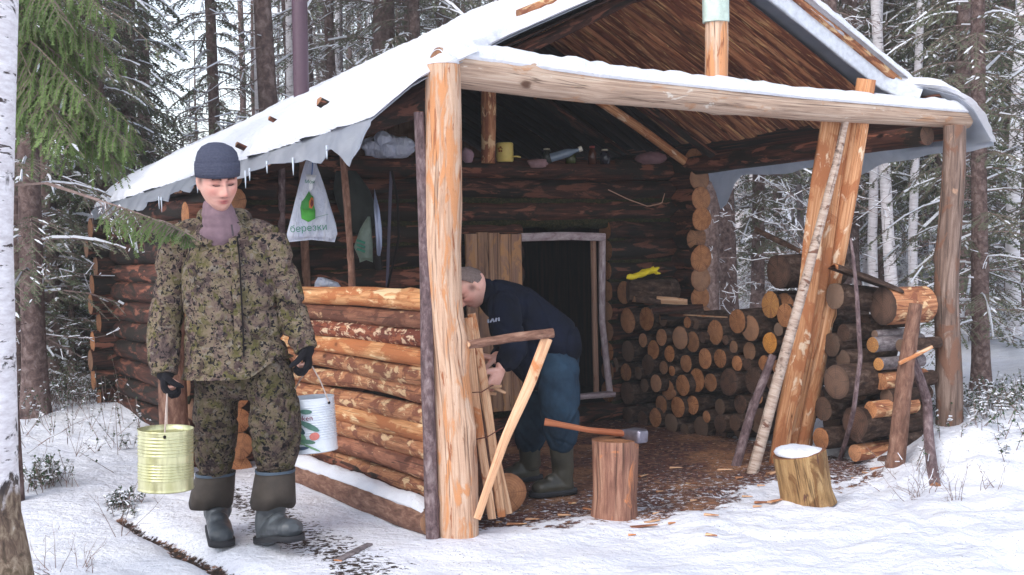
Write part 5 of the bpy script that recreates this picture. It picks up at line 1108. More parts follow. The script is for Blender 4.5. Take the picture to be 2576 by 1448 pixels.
sw_ = root('hand_saw', PY(950, 660, 8.05), 'pale narrow saw blade hanging point up inside the porch', 'saw'); poly([(942, 475), (955, 530), (961, 580), (961, 620), (955, 652), (948, 640), (944, 580), (940, 520)], 8.05, 0, m_flat('saw_steel', C(150, 158, 186), .3, .5, .1, 20, .3), 'blade', sw_, .003)
mb = MB(); sweep(mb, [PY(951, 645, 8.05), PY(953, 680, 8.05)], [(.02, .012), (.026, .012)], 0, 0, 0, sec=RECT, up=(0, -1, 0)); obj('handle', mb, MT['dark'], sw_)
poly2 = root('bow_saw', PY(985, 720, 8.1), 'dark bow saw hanging beside the pale blade', 'saw')
mb = MB(); sweep(mb, [PY(985, 430, 8.1), PY(1000, 500, 8.1), PY(1003, 600, 8.1), PY(975, 724, 8.1)], .008, 8, 0, 0, step=.03); obj('frame', mb, MT['dark'], poly2)
mb = MB(); sweep(mb, [PY(984, 432, 8.1), PY(978, 600, 8.1), PY(974, 722, 8.1)], [(.010, .002)]*3, 0, 0, 0, sec=RECT, up=(0, -1, 0)); obj('blade', mb, m_flat('dull_steel', C(70, 66, 84), .4, .5, .1, 20, .5), poly2)
softbag('rucksack', [(0, 845, 895), (.3, 838, 930), (.6, 850, 948), (1, 880, 935)], 430, 590, 8.3, .08, fcol('dark_olive_cloth', (44, 48, 46)), 'dark olive cloth bag hanging behind the thin red pole', 'cloth bag', 6)
softbag('crumpled_bag', [(0, 800, 812), (.4, 792, 850), (1, 790, 862)], 698, 730, 7.9, .06, BM, 'crumpled pale bag lying on top of the pole wall', 'plastic bag', 7)
def crumple(name, x0, x1, y0, y1, Y, mat, lab, cat, seed, depth=.08):
    c = PY((x0+x1)/2, (y0+y1)/2, Y); mb = MB(); k = Y/FPX; ellip(mb, c, ((x1-x0)/2*k, depth, (y1-y0)/2*k), n=26); V = mb.v[0]; d = V-c; V += d*(.45*fbm(V*16, seed)+.25*np.abs(fbm(V*38, seed+2)))[:, None]; zmin = c[2]-(y1-y0)/2*k*.9; V[:, 2] = np.maximum(V[:, 2], zmin); return obj(name, mb, mat, loc=c, label=lab, cat=cat)
crumple('crumpled_bag', 910, 1040, 345, 402, 8.55, BM, 'crumpled white bag on the loft edge left of the corner post', 'plastic bag', 5)
crumple('crumpled_bag', 945, 990, 332, 375, 8.5, BM, 'small knotted white bag peeping over the larger crumpled one', 'plastic bag', 15, .05)
crumple('crumpled_bag', 1160, 1192, 372, 412, 8.7, fcol('pinkish_film', (150, 120, 130)), 'small pinkish crumpled bag on the loft edge right of the corner post', 'plastic bag', 9, .04)
crumple('crumpled_bag', 1330, 1378, 398, 424, 9.0, fcol('pinkish_film2', (150, 118, 120)), 'flattened pinkish wrapper on the top log right of the yellow pot', 'wrapper', 11, .03)
crumple('crumpled_cloth', 1600, 1672, 385, 415, 9.3, fcol('dull_red_cloth', (110, 80, 84)), 'dull red rag at the right end of the loft edge', 'rag', 12, .06)
# yellow pot
kp_ = PY(1270, 408, 9.02); kpz = kp_; pot = root('yellow_pot', kpz, 'pale yellow enamel pot with a brown flower standing on the top log', 'pot'); yl = fcol('yellow_enamel', (222, 196, 112), rough=.3, n=.05)
mb = MB(); lathe(mb, [(.001, 0), (.055, 0), (.062, .006), (.062, .125), (.056, .135), (.054, .135), (.057, .12), (.057, .01), (.001, .008)], kpz, 0, 32); obj('pot_body', mb, yl, pot)
mb = MB(); sweep(mb, [kpz+A(.055, -.02, .035), kpz+A(.085, -.05, .034), kpz+A(.105, -.03, .03)], [(.012, .005)]*3, 0, 0, 0, sec=RECT, step=.01); obj('handle', mb, yl, pot)
for k in range(5):
    a = k*1.256+.3; c = kpz+A(-.028+.014*math.cos(a), -.0575, .085+.014*math.sin(a)); mb = MB(); ellip(mb, c, (.008, .003, .008), n=6); obj('flower_petal', mb, fcol('brown_print', (140, 84, 40)) if k == 0 else bpy.data.materials['brown_print'], pot)
def jar(x, y, r, h, c, lab, lid=(180, 170, 150)):
    p = PY(x, y, 9.15); o = root('jar', p, lab, 'jar'); mb = MB(); lathe(mb, [(.001, 0), (r, 0), (r, h*.75), (r*.6, h*.88), (r*.6, h)], p, 0, 18); obj('glass', mb, m_flat('jar_glass', C(*c), .15, .5), o)
    mb = MB(); lathe(mb, [(r*.66, h*.96), (r*.66, h*1.08), (.001, h*1.1)], p, 0, 16); obj('lid', mb, fcol('jar_lid', lid), o)
jar(1376, 412, .035, .10, (40, 46, 40), 'dark jar with pale lid, left one on the loft edge'); jar(1436, 412, .04, .08, (60, 66, 30), 'squat greenish jar in the middle of the loft edge'); jar(1490, 414, .03, .12, (70, 40, 30), 'slim brown bottle on the loft edge right of the greenish jar', (140, 60, 60)); jar(1522, 414, .035, .10, (30, 30, 40), 'dark jar right of the slim brown bottle')
bt = root('bottle', PY(1450, 402, 9.05), 'clear bottle lying slanted across the jars on the loft edge', 'bottle'); mb = MB(); sweep(mb, [PY(1385, 398, 9.05), PY(1430, 385, 9.05), PY(1447, 380, 9.05), PY(1458, 377, 9.05)], [.032, .032, .014, .013], 14, 0, 0, step=.02); obj('glass', mb, m_flat('clear_bottle', C(110, 124, 140), .15, .5), bt)
mb = MB(); sweep(mb, [PY(1456, 377, 9.05), PY(1464, 374, 9.05)], .019, 12, 0, 0, step=.01); obj('cap', mb, fcol('bottle_cap', (214, 206, 190)), bt)
# yellow work gloves
gl = MB(); gc = PV(1622, 690, 2.08)
for k, (dx, dy, ang, L, r) in enumerate(((-30, 8, .15, .07, .020), (-12, 2, .3, .10, .024), (8, -6, .1, .10, .024), (24, -10, .5, .07, .016), (-34, 4, -.1, .05, .014), (30, -2, -.4, .05, .013), (16, -12, .9, .05, .012))):
    p = PV(1622+dx, 690+dy, 2.08); d = A(math.cos(ang), .2, math.sin(ang)*.6)*L/2; limb(gl, [p-d, p, p+d+A(0, 0, .004)], [r*.8, r, r*.8], 10)
fuseobj('work_gloves', gl, .006, 2, fcol('yellow_rubber', (226, 200, 40), rough=.45), None, lambda V: .003*fbm(V*60, 3), label='pair of bright yellow work gloves on the short thick mossy block', cat='gloves')
# wire and hook on the front wall
mb = MB(); sweep(mb, [PV(1530, 478, 2.50), PV(1580, 502, 2.46), PV(1630, 520, 2.45), PV(1665, 512, 2.46), PV(1672, 488, 2.50)], .004, 6, 0, 0, step=.03); obj('hanging_wire', mb, fcol('pale_wire', (190, 150, 130)), loc=PV(1600, 500, 2.5), label='pale bent wire hanging on the upper wall logs near the corner', cat='wire')
# ================================================================== PEOPLE
def basis(yaw, pitch, roll=0.):
    """columns: subject-left-to-right axis, face direction, up; yaw 0 faces the camera (-Y), positive yaw turns to picture right"""
    f = A(math.sin(yaw)*math.cos(pitch), -math.cos(yaw)*math.cos(pitch), -math.sin(pitch)); r = nrm(np.cross(f, A(0, 0, 1))); u = np.cross(r, f)
    r2 = r*math.cos(roll)+u*math.sin(roll); u2 = -r*math.sin(roll)+u*math.cos(roll); return np.stack([r2, f, u2], 1)
def g2(x, a): return np.exp(-(x/a)**2)
def head(mb, c, R, k=1.):
    m, n = 90, 120; th = np.linspace(.02, math.pi-.02, m)[:, None]; ph = np.linspace(0, 2*math.pi, n, endpoint=False)[None]
    x = np.sin(th)*np.sin(ph); y = np.sin(th)*np.cos(ph); z = np.cos(th)*np.ones_like(ph)
    X = .076*np.sign(x)*np.abs(x)**.92; Y = np.where(y > 0, .090*np.abs(y)**.86, -.100*np.abs(y)); Z = .118*z
    low = sm((-Z-.012)/.10); X = X*(1-.20*low); Y = np.where(Y > 0, Y*(1-.08*low), Y*(1-.45*low))
    Y = Y+.014*low*(Y > 0)*g2(X, .05)
    f = sm(Y/.045)
    nose = np.interp(Z, [-.044, -.037, -.026, .004, .026, .040], [0, .85, 1., .56, .20, 0]); Y = Y+f*nose*.031*g2(X, .0100+.006*sm((-.012-Z)/.015))
    Y = Y+f*.006*g2(np.abs(X)-.013, .007)*g2(Z+.032, .008)      # nostril wings
    Y = Y+f*.012*g2(Z-.034, .008)*g2(np.abs(X)-.026, .024)        # brow ridge
    Y = Y-f*.020*g2(np.abs(X)-.030, .016)*g2(Z-.016, .011)        # sockets
    Y = Y+f*.008*g2(np.abs(X)-.031, .011)*g2(Z-.012, .008)        # lids over the eyes
    Y = Y-f*.002*g2(np.abs(X)-.031, .013)*g2(Z-.006, .0022)
    Y = Y+f*.005*g2(np.abs(X)-.045, .018)*g2(Z+.014, .018)        # cheekbones
    Y = Y-f*.004*g2(np.abs(X)-.040, .014)*g2(Z+.052, .018)
    Y = Y+f*.009*g2(X, .021)*(g2(Z+.057, .0050)+1.05*g2(Z+.068, .0055))-f*.007*g2(X, .022)*g2(Z+.0625, .0026)
    Y = Y-f*.003*g2(X, .012)*g2(Z+.078, .005)+f*.009*g2(X, .022)*g2(Z+.096, .013)   # chin
    V = np.stack([X, Y, Z], -1).reshape(-1, 3)*k
    i = np.arange(m-1)[:, None]; j = np.arange(n)[None]; j1 = (j+1) % n
    F = np.stack(np.broadcast_arrays(i*n+j, (i+1)*n+j, (i+1)*n+j1, i*n+j1), -1).reshape(-1, 4); n0 = mb.n
    V = np.r_[V, [V[:n].mean(0)], [V[-n:].mean(0)]]
    mb.add(V@R.T+c, F); j = np.arange(n); mb.f.append((np.r_[np.stack([j, (j+1) % n, np.full(n, m*n)], 1), np.stack([(m-1)*n+(j+1) % n, (m-1)*n+j, np.full(n, m*n+1)], 1)]+n0, np.zeros((2*n, 3, 2)), 0))
    for sx in (-1, 1):
        e = c+R@(A(sx*.076, -.008, .002)*k); Re = R@np.array(Matrix.Rotation(sx*.35, 3, 'Z')); ellip(mb, e, A(.008, .017, .031)*k, Re, 12); ellip(mb, e+R@(A(sx*.004, -.012, .006)*k), A(.006, .009, .022)*k, Re, 10)
def skin_tint(c, R, k=1., stubble=.5, hair=None, hairline=.05):
    base = np.array(C(222, 172, 156)); red = np.array(C(212, 128, 118)); lip = np.array(C(166, 74, 78)); dk = np.array(C(88, 52, 46)); st = np.array(C(120, 82, 76)); brow = np.array(C(70, 46, 40))
    def f(V):
        q = (V-c)@R/k; X, Y, Z = q[:, 0], q[:, 1], q[:, 2]; fr = sm((Y-.02)/.03); col = np.tile(base, (len(V), 1))
        def mixin(w, cc):
            nonlocal col; w = np.clip(w, 0, 1)[:, None]; col = col*(1-w)+cc*w
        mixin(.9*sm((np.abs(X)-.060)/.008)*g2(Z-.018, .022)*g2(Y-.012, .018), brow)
        mixin(.35*fr*g2(Z-.03, .02), red*.75)  # shadow of hat and brow painted into the skin colour
        mixin(.55*fr*g2(np.abs(X)-.046, .02)*g2(Z+.022, .022), red); mixin(.55*fr*g2(X, .014)*g2(Z+.03, .016), red)
        mixin(stubble*fr*sm((-.070-Z)/.02)*sm((.12+Z)/.02)*.8, st); mixin(stubble*1.2*fr*g2(X, .030)*g2(Z+.047, .006), st*.8)
        mixin(1.0*fr*g2(X, .023)*(g2(Z+.058, .0045)+g2(Z+.068, .005)), lip); mixin(.9*fr*g2(X, .024)*g2(Z+.0628, .002), lip*.35)
        mixin(1.0*fr*g2(np.abs(X)-.033, .021)*g2(Z-.031-(np.abs(X)-.033)*-.12, .005), brow*.8)
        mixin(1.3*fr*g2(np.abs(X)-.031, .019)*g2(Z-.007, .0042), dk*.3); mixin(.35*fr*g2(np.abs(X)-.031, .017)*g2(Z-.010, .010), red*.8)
        mixin(.95*fr*g2(np.abs(X)-.009, .004)*g2(Z+.041, .0035), dk*.4); mixin(.35*fr*g2(np.abs(X)-.017, .006)*g2(Z-.02, .012), dk)  # nostrils and inner eye corners: shade painted as dark colour
        col[:, 3] = 1; return col
    return f
def m_skin():
    t = NT('skin', .5, .4); a = t.n('Attribute', attribute_name='tint'); n = t.noise(t.co('Object'), 60., 3.); t.col(t.mix(t.ramp(n, [(.3, 0), (.7, .25)]), a.outputs['Color'], C(190, 120, 106))); t.b.inputs['Subsurface Weight'].default_value = .12; t.b.inputs['Subsurface Scale'].default_value = .01; t.b.inputs['Subsurface Radius'].default_value = (1, .35, .2); return t.m
SKIN = m_skin()
def hand(mb, W, d, nrml, tside, curl=1.2, k=1., spread=.0, fat=1.):
    d = nrm(d); t = nrm(tside-d*(tside@d)); n = nrm(nrml-d*(nrml@d)-t*(nrml@t))
    limb(mb, [W-d*.03*k, W+d*.005*k], [(.030*k, .022*k)]*2, 14, up=n)
    limb(mb, [W+d*.012*k, W+d*.05*k, W+d*.082*k], [(.030*k, .016*k*fat), (.040*k, .017*k*fat), (.039*k, .014*k*fat)], 16, up=n)
    for i, (off, L, r) in enumerate(((.030, .078, .0095), (.010, .088, .0100), (-.011, .082, .0095), (-.030, .064, .0085))):
        p = W+(d*(.080-.004*abs(i-1))+t*off)*k; P = [p-d*.02*k, p]; a = curl*.55; dd = nrm(d+t*spread*off*20)
        for f, s_ in ((.45, 1.), (.31, 1.15), (.24, .9)):
            q = nrm(dd*math.cos(a)+n*math.sin(a)); p = p+q*L*f*k; P.append(p); a += curl*.8*s_
        limb(mb, P, [r*k*fat*q for q in (1, 1, .96, .9, .8)], 10)
    p = W+d*.022*k+t*.030*k; P = [p-t*.012*k, p]
    for f, q in ((.040, d*.62+t*.62+n*.45), (.034, d*.62+t*.12+n*.85), (.026, d*.35-t*.25+n*1.)): p = p+nrm(q)*f*k; P.append(p)
    limb(mb, P, [k*fat*q for q in (.012, .012, .0115, .010, .009)], 10)
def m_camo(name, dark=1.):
    t = NT(name, .9, .1); p = t.co('Object'); p2 = t.mapv(p, (1, 1, .8)); f = lambda c: tuple(x*dark for x in c[:3])+(1,)
    a = t.noise(p2, 13., 4., .65, .6); c = t.ramp(a, [(.38, f(C(98, 82, 80))), (.46, f(C(134, 114, 102))), (.53, f(C(146, 130, 108))), (.62, f(C(116, 106, 76)))], 'LINEAR')
    b = t.noise(p2, 22., 5., .6, .5); c = t.mix(t.ramp(b, [(.55, 0), (.60, .8)]), c, f(C(104, 100, 58))); b = t.noise(t.mapv(p, (1, 1, 1), (3, 7, 2)), 20., 5., .6, .5); c = t.mix(t.ramp(b, [(.55, 0), (.60, .8)]), c, f(C(84, 66, 66)))
    b = t.noise(t.mapv(p, (1, 1, 1), (12, 5, 1)), 34., 3., .5, .5); c = t.mix(t.ramp(b, [(.60, 0), (.64, .7)]), c, f(C(150, 140, 128)))
    b = t.noise(t.mapv(p, (1, 1, 1), (9, 1, 5)), 46., 3., .6, .8); c = t.mix(t.ramp(b, [(.57, 0), (.60, 1)]), c, f(C(40, 38, 42)))
    b = t.noise(t.mapv(p, (1, 1, 1), (2, 5, 8)), 66., 2., .5, .5); c = t.mix(t.ramp(b, [(.62, 0), (.65, .9)]), c, f(C(32, 32, 36)))
    t.col(c); t.bump(t.noise(t.mapv(p, (1, 1, 2.6)), 11., 5., .6, 1.2), .9, .035); return t.m
def folds(seed, amp=.010, fz=9., fx=3.5):
    def f(V):
        W = V+.06*np.stack([vn(V*3+k*9, seed+k) for k in range(3)], 1)
        a = vn(W*A(fx, fx, fz)+seed, seed); b = vn(W*A(fx*1.3, fx*1.3, -fz*1.5)+seed*3+W[:, [2, 0, 1]]*fx, seed+5); c = fbm(V*3.+seed, seed+9, 2)
        return amp*(-1.0*np.exp(-(a/.085)**2)-.7*np.exp(-(b/.075)**2)+.30*c+.30)
    return f
# ---------------------------------------------------------------- the man with the two cans
M0 = GP(600, 1372); man = root('person', (PY(600, 1372, 5.78)[0], 5.78, 0.), 'man in camouflage jacket and trousers with grey knit hat, carrying two cans', 'person')
J = lambda x, y, Y: PY(x, y, Y)
HR = basis(math.radians(30), math.radians(15), math.radians(-4)); HC = J(548, 460, 5.66); HK = 1.07
yaw = math.radians(10)
nk = J(556, 540, 5.72); ch = J(575, 650, 5.78); wa = J(585, 800, 5.78); hp = J(600, 915, 5.80)
SR, ER, WR = J(452, 612, 5.80), J(420, 775, 5.78), J(416, 925, 5.70)      # picture-left arm
SL_, EL, WL = J(684, 622, 5.80), J(722, 745, 5.86), J(764, 868, 5.78)    # picture-right arm
HRl, KR, AR, TR = J(545, 940, 5.82), J(540, 1120, 5.86), J(552, 1290, 5.98), J(556, 1345, 5.80)
HLl, KL, AL, TL = J(670, 930, 5.80), J(694, 1110, 5.72), J(680, 1300, 5.74), J(732, 1364, 5.60)
latv = nrm(A(math.cos(yaw), math.sin(yaw), 0)); frt = nrm(A(math.sin(yaw), -math.cos(yaw), 0))
GLV = lambda W_, E_, sd: (W_+nrm(W_-E_)*.008, nrm(nrm(W_-E_)-A(0, 0, .5)), latv*sd*.8+frt*.1, frt)
body = MB(); head(body, HC, HR, HK)
limb(body, [HC-HR[:, 2]*.075-HR[:, 1]*.015, (HC+nk)/2-A(0, 0, .06), nk-A(0, 0, .06)], [.052, .054, .062], 20)
limb(body, [nk-A(0, 0, .10), ch, wa, hp], [(.07, .055), (.13, .07), (.12, .07), (.12, .07)], 24, up=frt)
for S_, E_, W_ in ((SR, ER, WR), (SL_, EL, WL)): limb(body, [S_*.8+ch*.2, E_, W_], [.038, .032, .024], 14)
for H_, K_, A_, T_ in ((HRl, KR, AR, TR), (HLl, KL, AL, TL)): limb(body, [H_, K_, A_*.6+K_*.4], [.05, .034, .022], 14)
for W_, E_, sd in ((WR, ER, 1), (WL, EL, -1)): hand(body, *GLV(W_, E_, sd), 1.35, .86)
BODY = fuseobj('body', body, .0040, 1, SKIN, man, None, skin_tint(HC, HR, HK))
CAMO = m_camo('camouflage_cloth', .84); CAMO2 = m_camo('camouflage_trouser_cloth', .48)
jk = MB()
limb(jk, [J(558, 556, 5.76), J(560, 572, 5.765), J(564, 592, 5.77), J(572, 640, 5.77), J(576, 720, 5.77), J(582, 800, 5.78), J(592, 880, 5.79), J(598, 925, 5.80), J(600, 950, 5.80)], [(.080, .075), (.105, .09), (.165, .105), (.196, .128), (.203, .138), (.206, .140), (.222, .150), (.238, .165), (.245, .172)], 36, up=frt)
limb(jk, [J(520, 548, 5.84), J(555, 552, 5.86), J(610, 552, 5.85)], [(.045, .045), (.06, .05), (.045, .045)], 16)   # hood lying on the back
fl = folds(3, .019, 6, 2.8); 
def jdisp(V): return fl(V)+.006*g2((V-J(600, 950, 5.8))[:, 2], .02)-.004*g2((V[:, 2]-J(600, 900, 5.8)[2]), .012)
jacket = fuseobj('jacket', jk, .0085, 1, CAMO, man, jdisp)
V = gv(jacket.data); zh = J(600, 948, 5.8)[2]; cu_ = (J(600, 940, 5.8)-np.array(man.location))@latv; u_ = (V@latv)-cu_; zl_ = zh+.085*sm((u_-.03)/.17)-.012*vn(V*5); V[:, 2] = np.where(V[:, 2] < zl_, zl_, V[:, 2]); sv_(jacket.data, V)
for arm in (([J(490, 590, 5.79), J(450, 612, 5.79), J(432, 690, 5.79), J(422, 775, 5.78), J(412, 850, 5.75), J(413, 915, 5.71)], [(.066, .072), (.072, .080), (.070, .076), (.070, .074), (.066, .070), (.060, .062)]), ([J(640, 590, 5.79), J(680, 616, 5.80), J(704, 690, 5.82), J(722, 750, 5.84), J(740, 810, 5.82), J(760, 856, 5.79)], [(.066, .072), (.072, .080), (.068, .076), (.066, .072), (.062, .066), (.056, .058)])):
    jk = MB(); limb(jk, *arm, 24); fuseobj('sleeve', jk, .0075, 1, CAMO, man, fl)
    Pa, Ra = arm[0][-1], arm[1][-1]; da = nrm(arm[0][-1]-arm[0][-2]); mb = MB(); sweep(mb, [Pa+da*.005, Pa+da*.035, Pa+da*.05], [(Ra[0]*.90, Ra[1]*.90), (Ra[0]*.98, Ra[1]*.98), (Ra[0]*.92, Ra[1]*.92)], 22, 0, 0, jit=.08, step=.008); obj('cuff', mb, CAMO, man)
def strip(name, P, w, t, m, parent, out, up=None, **kw):
    mb = MB(); sweep(mb, [p+out for p in P], [(w, t)]*len(P), 0, 0, 0, up=frt if up is None else up, sec=RECT, step=.01, jit=.1, jf=30); return obj(name, mb, m, parent, **kw)
# zip
strip('zip_flap', [J(588, 600, 5.77), J(596, 660, 5.77), J(598, 740, 5.77), J(603, 820, 5.77), J(606, 890, 5.78), J(612, 945, 5.79)], .018, .006, CAMO, man, frt*.140)
strip('zip', [J(600, 596, 5.77), J(606, 660, 5.77), J(610, 740, 5.77), J(614, 820, 5.77), J(616, 890, 5.78)], .0035, .005, MT['dark'], man, frt*.146)
for x0, x1, y0, y1 in ():
    V = np.array([[J(x0+(x1-x0)*i/8, y0+(y1-y0)*j/8, 5.78)+frt*(.132-.05*((x0+(x1-x0)*i/8-592)/120)**2+.012*math.sin(math.pi*i/8)*math.sin(math.pi*j/8)) for i in range(9)] for j in range(9)]); mb = MB(); slab(mb, V, V-frt*.02, 0); obj('pocket', mb, CAMO, man)
# collar of the camouflage jacket and the neck gaiter
def ringband(name, c, tilt, r, h, th, m, parent, flare=0., seed=0, open_=0., **kw):
    k = 48; a = np.linspace(open_, 2*math.pi-open_, k); rows = []
    X = nrm(np.cross(A(0, 0, 1), -tilt)) if False else latv
    for j in range(6):
        f = j/5; rr = np.array(r)*(1+flare*(1-f)); up = nrm(A(0, 0, 1)+tilt)
        p = c+np.outer(np.sin(a)*rr[0], latv)+np.outer(np.cos(a)*rr[1], frt)+up*h*f+np.outer(.010*vn(np.stack([a*3, a*0+f*3, a*0+seed], -1)), A(0, 0, 1)); d = nrm(A(0, 0, 0)+1e-9); rows.append(p+np.outer(.006*vn(np.stack([a*4, a*0+f*4, a*0+seed], -1), seed), frt))
    V = np.array(rows); inn = c+(V-c)*(1-th/np.mean(r)); mb = MB(); slab(mb, V, inn+A(0, 0, 0), 0); return obj(name, mb, m, parent, **kw)
GT_ = fcol('mauve_fleece', (128, 104, 112), rough=.95)
gm = MB(); g0 = HC-HR[:, 2]*.118-HR[:, 1]*.012; limb(gm, [g0, (g0+nk)/2+frt*.004-A(0, 0, .03), nk-A(0, 0, .045), nk-A(0, 0, .085)], [(.069, .070), (.074, .078), (.083, .083), (.100, .088)], 30, up=frt)
fuseobj('neck_gaiter', gm, .006, 1, GT_, man, lambda V: .0018*np.sin(V[:, 2]*130+5*vn(V*9, 3))+.004*fbm(V*16, 5))
strip('gaiter_zip', [J(583, 566, 5.655), J(585, 580, 5.65), J(587, 594, 5.645)], .004, .003, fcol('zip_grey', (70, 60, 66)), man, frt*.015)
ringband('jacket_collar', J(562, 612, 5.775), frt*-.02, (.118, .108), .085, .012, CAMO, man, .30, 9, .30)
# brows and lash lines
for sx in (-1, 1):
    for nm, pts, w_, cc in (('eyebrow', [(.013, .032), (.024, .0365), (.036, .037), (.047, .032)], .0034, C(62, 40, 34)), ('eyelashes', [(.017, .0065), (.025, .0045), (.034, .0040), (.044, .0075)], .0016, C(40, 24, 22))):
        P = []
        for x_, z_ in pts:
            o_ = HC+HR@(A(sx*x_, .20, z_)*HK); d_ = -HR[:, 1]; ok, loc, no, fi = BODY.ray_cast(Vector((o_-np.array(man.location)).tolist()), Vector(d_.tolist()))
            if ok: P.append(np.array(loc)+np.array(man.location)-d_*.0006)
        if len(P) > 2: mb = MB(); sweep(mb, P, [(w_, .0012)]*len(P), 0, 0, 0, up=HR[:, 1], sec=RECT, step=.002); obj(nm, mb, (bpy.data.materials.get(nm) or m_flat(nm, cc, .9)), man)
# knitted hat
KN = NT('grey_knit', .95, .1); wv = KN.n('TexWave', {'Vector': KN.mapv(KN.co('Object'), (1, 1, 1)), 'Scale': 26., 'Distortion': 2.5, 'Detail': 2.}, wave_type='BANDS', bands_direction='Z').outputs['Fac']; wn = KN.noise(KN.co('Object'), 120., 3.)
KN.col(KN.mix(wn, C(58, 62, 80), C(88, 90, 106))); KN.bump(KN.math('ADD', KN.math('MULTIPLY', wv, .5), wn), .6, .004)
ht = MB(); lr = [(.086, .006), (.089, .030), (.090, .055), (.0885, .072), (.082, .096), (.066, .116), (.040, .130), (.014, .135), (.001, .136)]
Rt = np.stack([HR[:, 0], HR[:, 1], HR[:, 2]], 1); mb = MB(); prof = np.array(lr); a = np.linspace(0, 2*np.pi, 48, endpoint=False)
V = np.stack([prof[:, :1]*np.cos(a)*.97, prof[:, :1]*np.sin(a)*1.10-.004, prof[:, 1:]+.031+0*a-.016*np.sin(a)*(-1)*(1-prof[:, 1:]/.16)*.0+.010*(-np.sin(a))*-1*(1-prof[:, 1:]/.16)], -1); V = V*(1+.016*fbm(V*26, 4))[..., None]
Vw = (V.reshape(-1, 3)*HK)@HR.T+HC; grid(mb, Vw.reshape(V.shape), closed_u=True); hat = obj('knit_hat', mb, KN.m, man)
mb = MB(); cf = np.array([(.086, -.002), (.093, -.003), (.0955, .020), (.0955, .045), (.093, .058), (.088, .060), (.086, .05)]); V = np.stack([cf[:, :1]*np.cos(a)*.97, cf[:, :1]*np.sin(a)*1.10-.004, cf[:, 1:]+.031+.010*np.sin(a)], -1); V = V*(1+.012*fbm(V*30, 9))[..., None]; grid(mb, ((V.reshape(-1, 3)*HK)@HR.T+HC).reshape(V.shape), closed_u=True); obj('hat_cuff', mb, KN.m, hat)
# trousers, boots, gloves
tr_ = MB(); limb(tr_, [J(598, 880, 5.80), J(602, 935, 5.80), J(606, 965, 5.81)], [(.17, .11), (.165, .11), (.12, .10)], 28, up=frt)
limb(tr_, [J(550, 935, 5.82), J(542, 1020, 5.84), J(542, 1100, 5.88), J(540, 1160, 5.92), J(538, 1186, 5.94)], [(.104, .112), (.106, .112), (.098, .106), (.088, .098), (.072, .078)], 24, up=frt)
limb(tr_, [J(672, 930, 5.80), J(688, 1010, 5.77), J(692, 1075, 5.73), J(694, 1130, 5.75), J(692, 1172, 5.78)], [(.112, .115), (.112, .115), (.116, .118), (.104, .110), (.082, .085)], 24, up=frt)
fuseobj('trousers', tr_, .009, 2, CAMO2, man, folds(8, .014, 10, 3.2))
BOOT = NT('rubber_boot', .35, .45); bn_ = BOOT.noise(BOOT.co('Object'), 9., 4.); BOOT.col(BOOT.ramp(bn_, [(.3, C(48, 52, 58)), (.7, C(84, 88, 92))])); BOOT.bump(bn_, .2, .006); BT = BOOT.m
CUFFM = fcol('folded_boot_top', (66, 58, 52), rough=.7, n=.3, sc=12); CUFFT = fcol('boot_lining_edge', (72, 84, 98), rough=.7)
